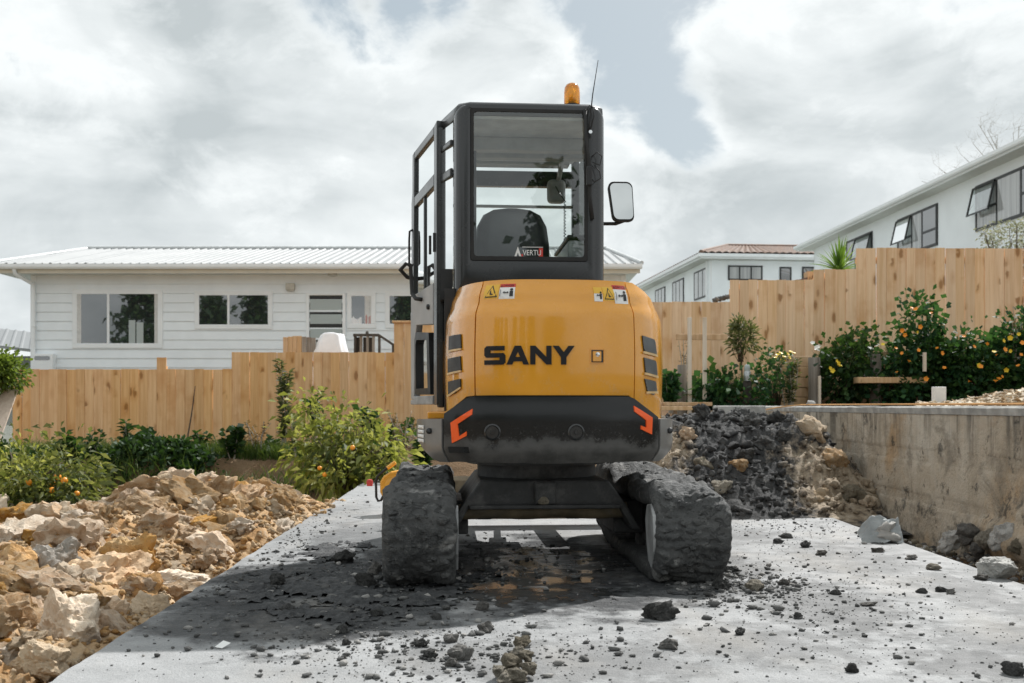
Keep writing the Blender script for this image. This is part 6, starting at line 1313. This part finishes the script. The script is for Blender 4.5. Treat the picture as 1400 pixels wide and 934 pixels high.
while len(pts) < 2000:
    x, y = random.uniform(.6, 2.9), random.uniform(7.4, 10.4); z = mud_top(x, y)
    if z < .015: continue
    s = random.uniform(.008, .030) * random.choice((1, 1, 1.7)); pts.append((x, y, z + s * .2)); szs.append(s)
o = scatter('mud_clods', False, pts, szs, ['heap'], .85); o.parent = t; o.matrix_parent_inverse = Matrix.Translation((-1.9, -8.9, 0))
heap_me = [rock_mesh('mud_lump', 4, 300 + i, 'mud_clod', 5, .4, (1, 1, .8), .16, .95) for i in range(5)]
for i, (px, py, r, d) in enumerate([(985, 585, 13, 9.1), (1012, 582, 15, 9.2), (1040, 590, 16, 9.1), (960, 590, 12, 9.0), (1060, 615, 13, 8.9), (1030, 622, 15, 8.7), (1085, 612, 10, 9.1), (945, 612, 11, 8.6), (1045, 655, 16, 8.4), (1000, 602, 14, 8.9), (1100, 628, 10, 8.9), (1072, 648, 12, 8.5), (1020, 672, 12, 8.2), (1075, 690, 13, 8.05)]):
    k = d / F; p = P(px, py, d); p.z = max(.02, mud_top(p.x, p.y) + .02); rock('mud_lump', heap_me[i % 5], p, r * k, (random.uniform(-1, 1), random.uniform(-1, 1), random.uniform(0, 6)), 'wet dark lump of mud lying on the mud heap', 'mud lump', 'mud lumps on the heap')
tan_me = [rock_mesh('clay_lump', 4, 330 + i, ('rubble_mix', 'tan_clod', 'clay_pale')[i % 3], 6, .35, (1, .9, .8), .13, .9) for i in range(6)]
for i, (px, py, r, d) in enumerate([(940, 605, 12, 8.5), (962, 645, 13, 8.2), (1110, 650, 22, 8.6), (1140, 668, 20, 8.3), (1165, 690, 20, 8.0), (1125, 690, 17, 7.95), (1010, 665, 13, 8.1), (985, 672, 14, 7.9), (1185, 700, 12, 7.9), (1150, 640, 14, 8.9)]):
    k = d / F; p = P(px, py, d); p.z = max(.03, mud_top(p.x, p.y) + .0); rock('clay_lump', tan_me[i % 6], p, r * k, (random.uniform(-.6, .6), random.uniform(-.6, .6), random.uniform(0, 6)), 'pale tan clay lump lying in the mud heap by the wall', 'clay lump', 'clay lumps in the mud heap')
# clods on the slab, seen one by one
cl_me = {m_: [rock_mesh('clod', 4, 400 + 10 * j + i, m_, 5, .4, (1, .85, .62), .15, .92) for i in range(4)] for j, m_ in enumerate(('mud_clod', 'dry_clod', 'tan_clod'))}
CL = [
 (903, 836, 24, 13, 'mud_clod', 'largest dark clod on the slab, in front of the right track'), (914, 881, 13, 8, 'dry_clod', 'squarish grey clod below the largest dark clod'), (664, 858, 11, 8, 'dry_clod', 'grey clod nearest the shadow edge, left of centre'), (629, 893, 13, 12, 'dry_clod', 'upright grey clod left of the brown clod pile'), (617, 906, 8, 7, 'dry_clod', 'pale pebble sized clod below the upright one'),
 (660, 829, 9, 7, 'dry_clod', 'clod lying inside the shadow right of the left track'), (587, 895, 11, 7, 'mud_clod', 'dark clod left of the upright grey clod'), (616, 873, 8, 7, 'dry_clod', 'round clod above the upright grey clod'), (1386, 915, 15, 10, 'mud_clod', 'dark clod in the bottom right corner'), (1165, 914, 8, 7, 'mud_clod', 'dark clod alone near the bottom edge right of centre'), (1300, 809, 6, 4, 'dry_clod', 'small clod near the right slab edge'),
 (1012, 864, 7, 5, 'mud_clod', 'small dark clod right of the squarish clod'), (1072, 796, 8, 5, 'dry_clod', 'light clod below the muddy patch, right half'), (1142, 810, 7, 4, 'mud_clod', 'dark flat clod beyond the muddy patch'), (1091, 842, 6, 5, 'mud_clod', 'small dark clod in the middle of the right half'), (1187, 826, 9, 3, 'dry_clod', 'thin flat clod right of the small dark clods'), (1000, 779, 12, 4, 'mud_clod', 'flat clod right of the right track'), (1031, 801, 11, 9, 'tan_clod', 'greenish brown clod by the muddy patch'), (985, 800, 12, 9, 'mud_clod', 'ragged dark clod against the right track'),
 (470, 763, 13, 9, 'mud_clod', 'black clod on the stained slab left of the left track'), (380, 793, 12, 8, 'mud_clod', 'black clod nearest the rubble heap'), (468, 860, 8, 7, 'mud_clod', 'black clod on shadowed slab near its left end'), (473, 878, 6, 5, 'mud_clod', 'small black clod under the other shadowed one'), (393, 832, 8, 6, 'mud_clod', 'dark clod in the middle of the wet mud stain'), (515, 838, 9, 5, 'mud_clod', 'dark flat clod left of the puddle front'), (597, 843, 7, 5, 'mud_clod', 'small dark clod in shadow before the left track'),
 (1200, 752, 9, 4, 'dry_clod', 'small grey clod left of the broken plaster lump'), (1101, 745, 6, 5, 'mud_clod', 'tiny dark clod at the middle right'), (1122, 756, 8, 4, 'dry_clod', 'flat clod beside the tiny dark one'), (1075, 733, 9, 4, 'mud_clod', 'flat dark clod nearest the mud heap'), (1063, 740, 7, 4, 'mud_clod', 'little dark clod left of the flat one by the heap'), (1275, 776, 9, 4, 'tan_clod', 'flat brown clod before the broken plaster lump'), (1245, 762, 8, 4, 'dry_clod', 'small flat clod just below the broken plaster lump'), (1260, 808, 7, 4, 'mud_clod', 'dark clod beside two others at right'), (1286, 806, 8, 4, 'mud_clod', 'dark clod, right one of the trio at right'), (575, 880, 9, 6, 'mud_clod', 'dark crumb pile near the front of the shadow'), (500, 795, 14, 11, 'mud_clod', 'large black clod touching the left track'), (512, 778, 9, 10, 'dry_clod', 'grey clod leaning against the left track'),
]
for i, (px, py, w, h, mt, lab) in enumerate(CL):
    p = slab_hit(px, py + h * .7); k = p.y / F; p.z = h * k * .62; rock('mud_clod', cl_me[mt][i % 4], p, (w * k * 1.05, (w + h) * .55 * k, h * k * 1.7), (random.uniform(-.2, .2), random.uniform(-.2, .2), random.uniform(-.5, .5)), lab, 'clod')
# brown pile of small clods, front centre
for i, (px, py, w, h, lab) in enumerate([(712, 879, 11, 8, 'topmost brown clod of the little pile, front centre'), (708, 893, 10, 9, 'second brown clod from the top of the little pile'), (721, 897, 9, 8, 'right hand clod in the upper half of the little pile'), (697, 908, 13, 10, 'tan clod at the left middle of the little pile'), (724, 913, 11, 9, 'pinkish clod at the right of the little pile'), (682, 917, 10, 8, 'leftmost tan clod of the little pile'), (706, 924, 14, 10, 'largest bottom clod of the little pile'), (690, 932, 12, 8, 'lowest left clod of the little pile')]):
    d = EYE * F / (940 - HY) + .02 + (7 - i) * .03; p = P(px, py, d); k = d / F; rock('mud_clod', cl_me['tan_clod'][i % 4], p, (w * k * 1.1, w * k, h * k * 1.7), (random.uniform(-.5, .5), random.uniform(-.5, .5), random.uniform(0, 6)), lab, 'clod', 'little pile of brown clods')
# wet mud trodden into the slab: ragged, lumpy, a couple of centimetres at most
def mud_film():
    st = .014; xs = list(np.arange(-1.5, 1.75, st)); ys = list(np.arange(3.1, 7.2, st * 1.5)); idx = {}; V, Fq, H = [], [], {}
    E = ((-.85, 4.75, .50, .85, 1.0), (-.70, 4.05, .45, .35, .75), (-.35, 4.75, .30, .60, .85), (.72, 4.62, .40, .16, .55), (1.12, 4.80, .16, .30, .65), (-1.05, 5.7, .22, .6, .6))
    for j, y in enumerate(ys):
        for i, x in enumerate(xs):
            e = max(w * (1 - math.hypot((x - a) / p, (y - b) / q)) for a, b, p, q, w in E)
            if e < -.45: continue
            v = e + 1.1 * fbm(x, y, 2, 3.2, 3, .6) + 1.5 * fbm(x, y, 6, 12, 4, .7) - .30
            if v > -.06: H[(i, j)] = v
    def vid(i, j):
        if (i, j) not in idx:
            v = max(0, H[(i, j)]); x, y = xs[i], ys[j]
            idx[(i, j)] = len(V); V.append((x, y, .0015 + min(.011, .030 * v) * (1 + 1.1 * noise.noise((x * 38, y * 30, 1))) if v > 0 else .0008))
        return idx[(i, j)]
    for (i, j) in list(H):
        c = [(i, j), (i + 1, j), (i + 1, j + 1), (i, j + 1)]
        if all(q in H for q in c) and -1.43 - .027 * (ys[j] - 3) < xs[i]: Fq.append([vid(*q) for q in c])
    o = link('mud_film', np_mesh('mud_film', V, Fq, MT['film'], smooth=True)); o['kind'] = 'stuff'
mud_film()
# crumbs over the slab
pts, szs = [], []
def crumb(n, cx, cy, rx, ry, s0, s1):
    for _ in range(n):
        x, y = random.gauss(cx, rx), random.gauss(cy, ry)
        if -1.4 - .027 * (y - 3) < x < 2.42 and 2.9 < y < 11: s = s0 * (s1 / s0) ** (random.random() ** 3.4); pts.append((x, y, s * .35)); szs.append(s)
for a in ((900, -.75, 4.7, .45, .9, .003, .022), (420, -.45, 5.0, .3, .7, .003, .03), (700, -.15, 3.45, .35, .25, .003, .022), (420, -.5, 3.6, .3, .2, .003, .018), (800, 1.3, 4.4, .3, .7, .003, .016), (500, 1.15, 4.75, .15, .25, .004, .024), (500, 1.8, 5.4, .45, .9, .003, .017), (600, 1.0, 3.5, .7, .4, .0025, .011), (500, 1.9, 7.2, .4, .6, .004, .022), (900, .6, 4.5, 1.2, 1.4, .002, .008), (500, -1.4, 6, .12, 1.5, .004, .02), (400, .1, 5.6, .3, .5, .004, .02), (200, .93, 4.75, .12, .3, .006, .03), (200, -.7, 4.8, .12, .3, .006, .03)): crumb(*a)
scatter('crumbs', True, pts, szs, ['mud_clod', 'mud_clod', 'dry_clod', 'mud_clod', 'mud_clod'], .62)
# rubble in the channel between slab and wall, loose mortar at the foot of the wall
pts, szs = [], []
for _ in range(1300):
    y = random.uniform(3.6, 8.4); x = random.uniform(2.5, 2.94); s = random.uniform(.006, .03); pts.append((x, y, G0(x, y) + s * .3 + .10 * smooth01(2.72, 2.94, x) * bumpfn(y, 0, 5.5, 0, .9, 1))); szs.append(s)
scatter('rubble', False, pts, szs, ['plaster', 'tan_clod', 'dry_clod', 'mud_clod'])
ft = [rock_mesh('mortar_lump', 4, 500 + i, ('plaster', 'dry_clod', 'tan_clod')[i], 5, .4, (1, 1, .8), .16, .92) for i in range(3)]
for i, (px, py, r) in enumerate([(1300, 738, 16), (1325, 730, 18), (1350, 738, 17), (1375, 730, 20), (1335, 752, 13), (1392, 748, 14)]):
    d = 2.86 / ((px - HX) / F); p = P(px, py, d); k = d / F; rock('mortar_lump', ft[i % 3], p, (r * k, r * k * .7, r * k), (random.random(), random.random(), random.random() * 6), 'crumbled mortar lump at the spalled foot of the wall', 'mortar lump', 'mortar lumps at the wall foot')
def odds():
    # broken plaster lump wrapped in torn plastic
    p = slab_hit(1216, 745); p.y += .08; t = thing('plaster_lump', 'broken pale plaster lump wrapped in torn plastic at the slab edge', 'rubble lump', p)
    me = rock_mesh('lump', 4, 610, 'plaster', 7, .3, (.095, .08, .07), .012 * 10, .85); o = link('lump', me, t); o.location = (.02, .06, .055)
    m = MB(); n = 16; vs = []
    for j in range(n + 1):
        for i in range(n + 1):
            u, v = i / n, j / n; vs.append(Vector((p.x - .15 + .26 * u, p.y - .03 + .10 * v, .01 + .13 * u * v + .12 * v * abs(math.sin(u * 3.0 + .4)) * (1 - .3 * u) + .035 * fbm(u, v, 3, 5, 3))))
    m.add(vs, [(j * (n + 1) + i, j * (n + 1) + i + 1, (j + 1) * (n + 1) + i + 1, (j + 1) * (n + 1) + i) for j in range(n) for i in range(n)]); m.build('torn_plastic', MT['plastic_rag'], t, smooth=25)
    p = slab_hit(1368, 792); t = thing('concrete_chunk', 'squarish pale concrete chunk sitting on the right slab edge', 'concrete chunk', p); k = p.y / F
    o = link('chunk', rock_mesh('chunk', 5, 655, 'pale_concrete', 9, .22, (21 * k * 1.25, .085, 15.5 * k * 1.35), .10, .74), t); o.location = (0, .05, 15 * k)
    for dx, lab in ((-.10, 'brown pebble left of the squarish concrete chunk'), (.13, 'brown pebble right of the squarish concrete chunk')): rock('pebble', cl_me['dry_clod'][0], (p.x + dx, p.y - .01, .012), (.035, .03, .025), (0, 0, dx * 9), lab, 'pebble')
    p = slab_hit(304, 886); t = thing('paper_scrap', 'white folded paper scrap lying on the wet mud stain', 'paper scrap', p); m = MB(); m.add([(p.x - .025, p.y - .01, .006), (p.x + .005, p.y - .02, .004), (p.x + .028, p.y + .01, .016), (p.x - .005, p.y + .03, .02)], [(0, 1, 2), (0, 2, 3)]); m.build('scrap', MT['sticker_white'], t, normals=False)
    for i, (px, py) in enumerate(((452, 718), (466, 724))): pass
    # orange machine with black tube handle behind the left track
    d = 7.9; p = P(540, 690, d); t = thing('floor_saw', 'small orange machine with black tube handle behind the left track', 'machine', (p.x, d, 0)); k = d / F; q = lambda px, py, o=0.0: P(px, py, d) + Vector((0, o, 0))
    m = MB(); pts_ = [(521, 672), (521, 658), (526, 650), (534, 645), (545, 643), (552, 645), (556, 652), (556, 676), (524, 678)]
    m.rings([[q(a, b, -.07) for a, b in pts_], [q(a, b, .07) for a, b in pts_]]); bd = m.build('body', MT['tool_orange'], t, bevel=.012)
    m = MB(); c = q(540, 664, -.075); m.lathe([(.0, -.018), (.055, -.016), (.072, -.008), (.085, -.012), (.088, .005)], c, 24, 'y'); m.build('blade_guard', MT['tool_orange'], bd, smooth=40)
    m = MB(); m.box(c.x - .03, c.x + .02, c.y - .03, c.y - .019, c.z - .05, c.z - .02); m.build('cover', MT['grille_dark'], bd)
    m = MB(); m.tube([q(538, 634), q(527, 642), q(515.5, 652), q(514, 660), q(514.5, 680), q(517, 685), q(521, 684), q(524, 678)], .010, 8); m.build('handle', MT['rubber'], t, smooth=True)
    m = MB(); m.tube([q(530, 640, -.01), q(541, 632, -.01)], .016, 8); m.build('grip', MT['tool_orange'], t, smooth=40)
    for o_ in (-.05, .05): m = MB(); m.lathe([(.02, -.02), (.055, -.018), (.055, .018), (.02, .02)], (q(545, 684).x, d + o_, .055), 16, 'y'); m.build('wheel', MT['rubber'], t, smooth=40)
    m = MB(); m.prism([(q(524, 676).x, q(524, 676).z), (q(556, 676).x, q(556, 676).z), (q(556, 690).x, .03), (q(528, 688).x, .03)], d - .05, d + .05, 'y'); m.build('base', MT['tool_orange'], t, bevel=.006)
    p = P(505.5, 660, 8.4); t = thing('cap', 'small red plastic cap left of the orange machine', 'cap', p); m = MB(); m.lathe([(.0, -.03), (.026, -.028), (.028, .012), (.020, .026), (0, .03)], (p.x, p.y, p.z), 14); m.build('cap', MT['red_plastic'], t, smooth=40)
    # rope on the coping, white lump on its end
    m = MB(); pth = [P(1034, 566, 11.3), P(1048, 560, 11.0), P(1062, 557.2, 10.6)] + [Vector((2.98 + .02 * math.sin(y * 2.1), y, .872)) for y in np.arange(10.3, 4.6, -.3)]; t = thing('cord', 'thin faded orange cord lying along the top of the wall', 'cord', pth[3]); m.tube(pth, .007, 5); m.build('cord', MT['rope_orange'], t)
    p = P(1099, 552, 10.1); rock('stone', rock_mesh('stone', 3, 640, 'plaster', 5, .3, (1, .8, .8), .1, .9), (3.03, p.y, .885), .045, (0, 0, .4), 'small white stone on the far end of the wall top', 'stone')
    # wood chips heaped behind the white post
    pts2 = []
    Vs = MB(); 
    for i in range(1500):
        px = random.uniform(1255, 1420); d = random.uniform(8.6, 10.2); h = .055 + .13 * smooth01(1285, 1390, px); x = (px - HX) * d / F; z = .84 + random.random() ** .7 * h * (1 - abs(d - 9.4) / 1.1); L, w = random.uniform(.015, .05), random.uniform(.008, .018)
        M_ = Matrix.Translation((x, d, z)) @ Matrix.Rotation(random.uniform(0, 6.28), 4, 'Z') @ Matrix.Rotation(random.uniform(-.7, .7), 4, 'X') @ Matrix.Rotation(random.uniform(-.5, .5), 4, 'Y'); Vs.box(-L, L, -w, w, -.004, .004, M_, i % 3)
    o = Vs.build('wood_chips', [MT['chip_pale'], MT['chip_tan'], MT['chip_pale']], normals=False); o['kind'] = 'stuff'
    # tiles and debris just over the right fence
    d = 15.5; t = thing('tile_stack', 'stack of old brown roof tiles over the right fence below the windows', 'tile stack', P(1095, 385, d)); X_ = lambda px: (px - HX) * d / F; Z_ = lambda py: EYE + (HY - py) * d / F
    for i in range(9): px = 1077 + i * 3.2; m = MB(); m.box(X_(px), X_(px) + .022, d, d + .3, 2.4, Z_(382 - i * .9 + random.uniform(-1, 1)), Matrix.Translation((X_(px), d, 2.4)) @ Matrix.Rotation(R(14), 4, 'Y') @ Matrix.Translation((-X_(px), -d, -2.4))); m.build('tile', MT['tile_brown'], t, bevel=.004)
    m = MB(); m.box(X_(1104), X_(1112), d, d + .2, 2.4, Z_(371)); m.build('block', MT['board_wood'], t)
    t = thing('debris', 'dark scrap pile peeking over the fence step near the excavator', 'scrap pile', P(988, 413, d))
    for i in range(7): p = P(977 + i * 3.2, 411 - i * .9, d + random.uniform(0, .2)); me = rock_mesh('scrap', 2, 700 + i, 'mud_clod', 4, .3, (.045, .06, .035), .05, .8); o = link('scrap', me, t); o.location = p - ORG[t]; o.rotation_euler = (random.random(), random.random() * 2, random.random())
odds()
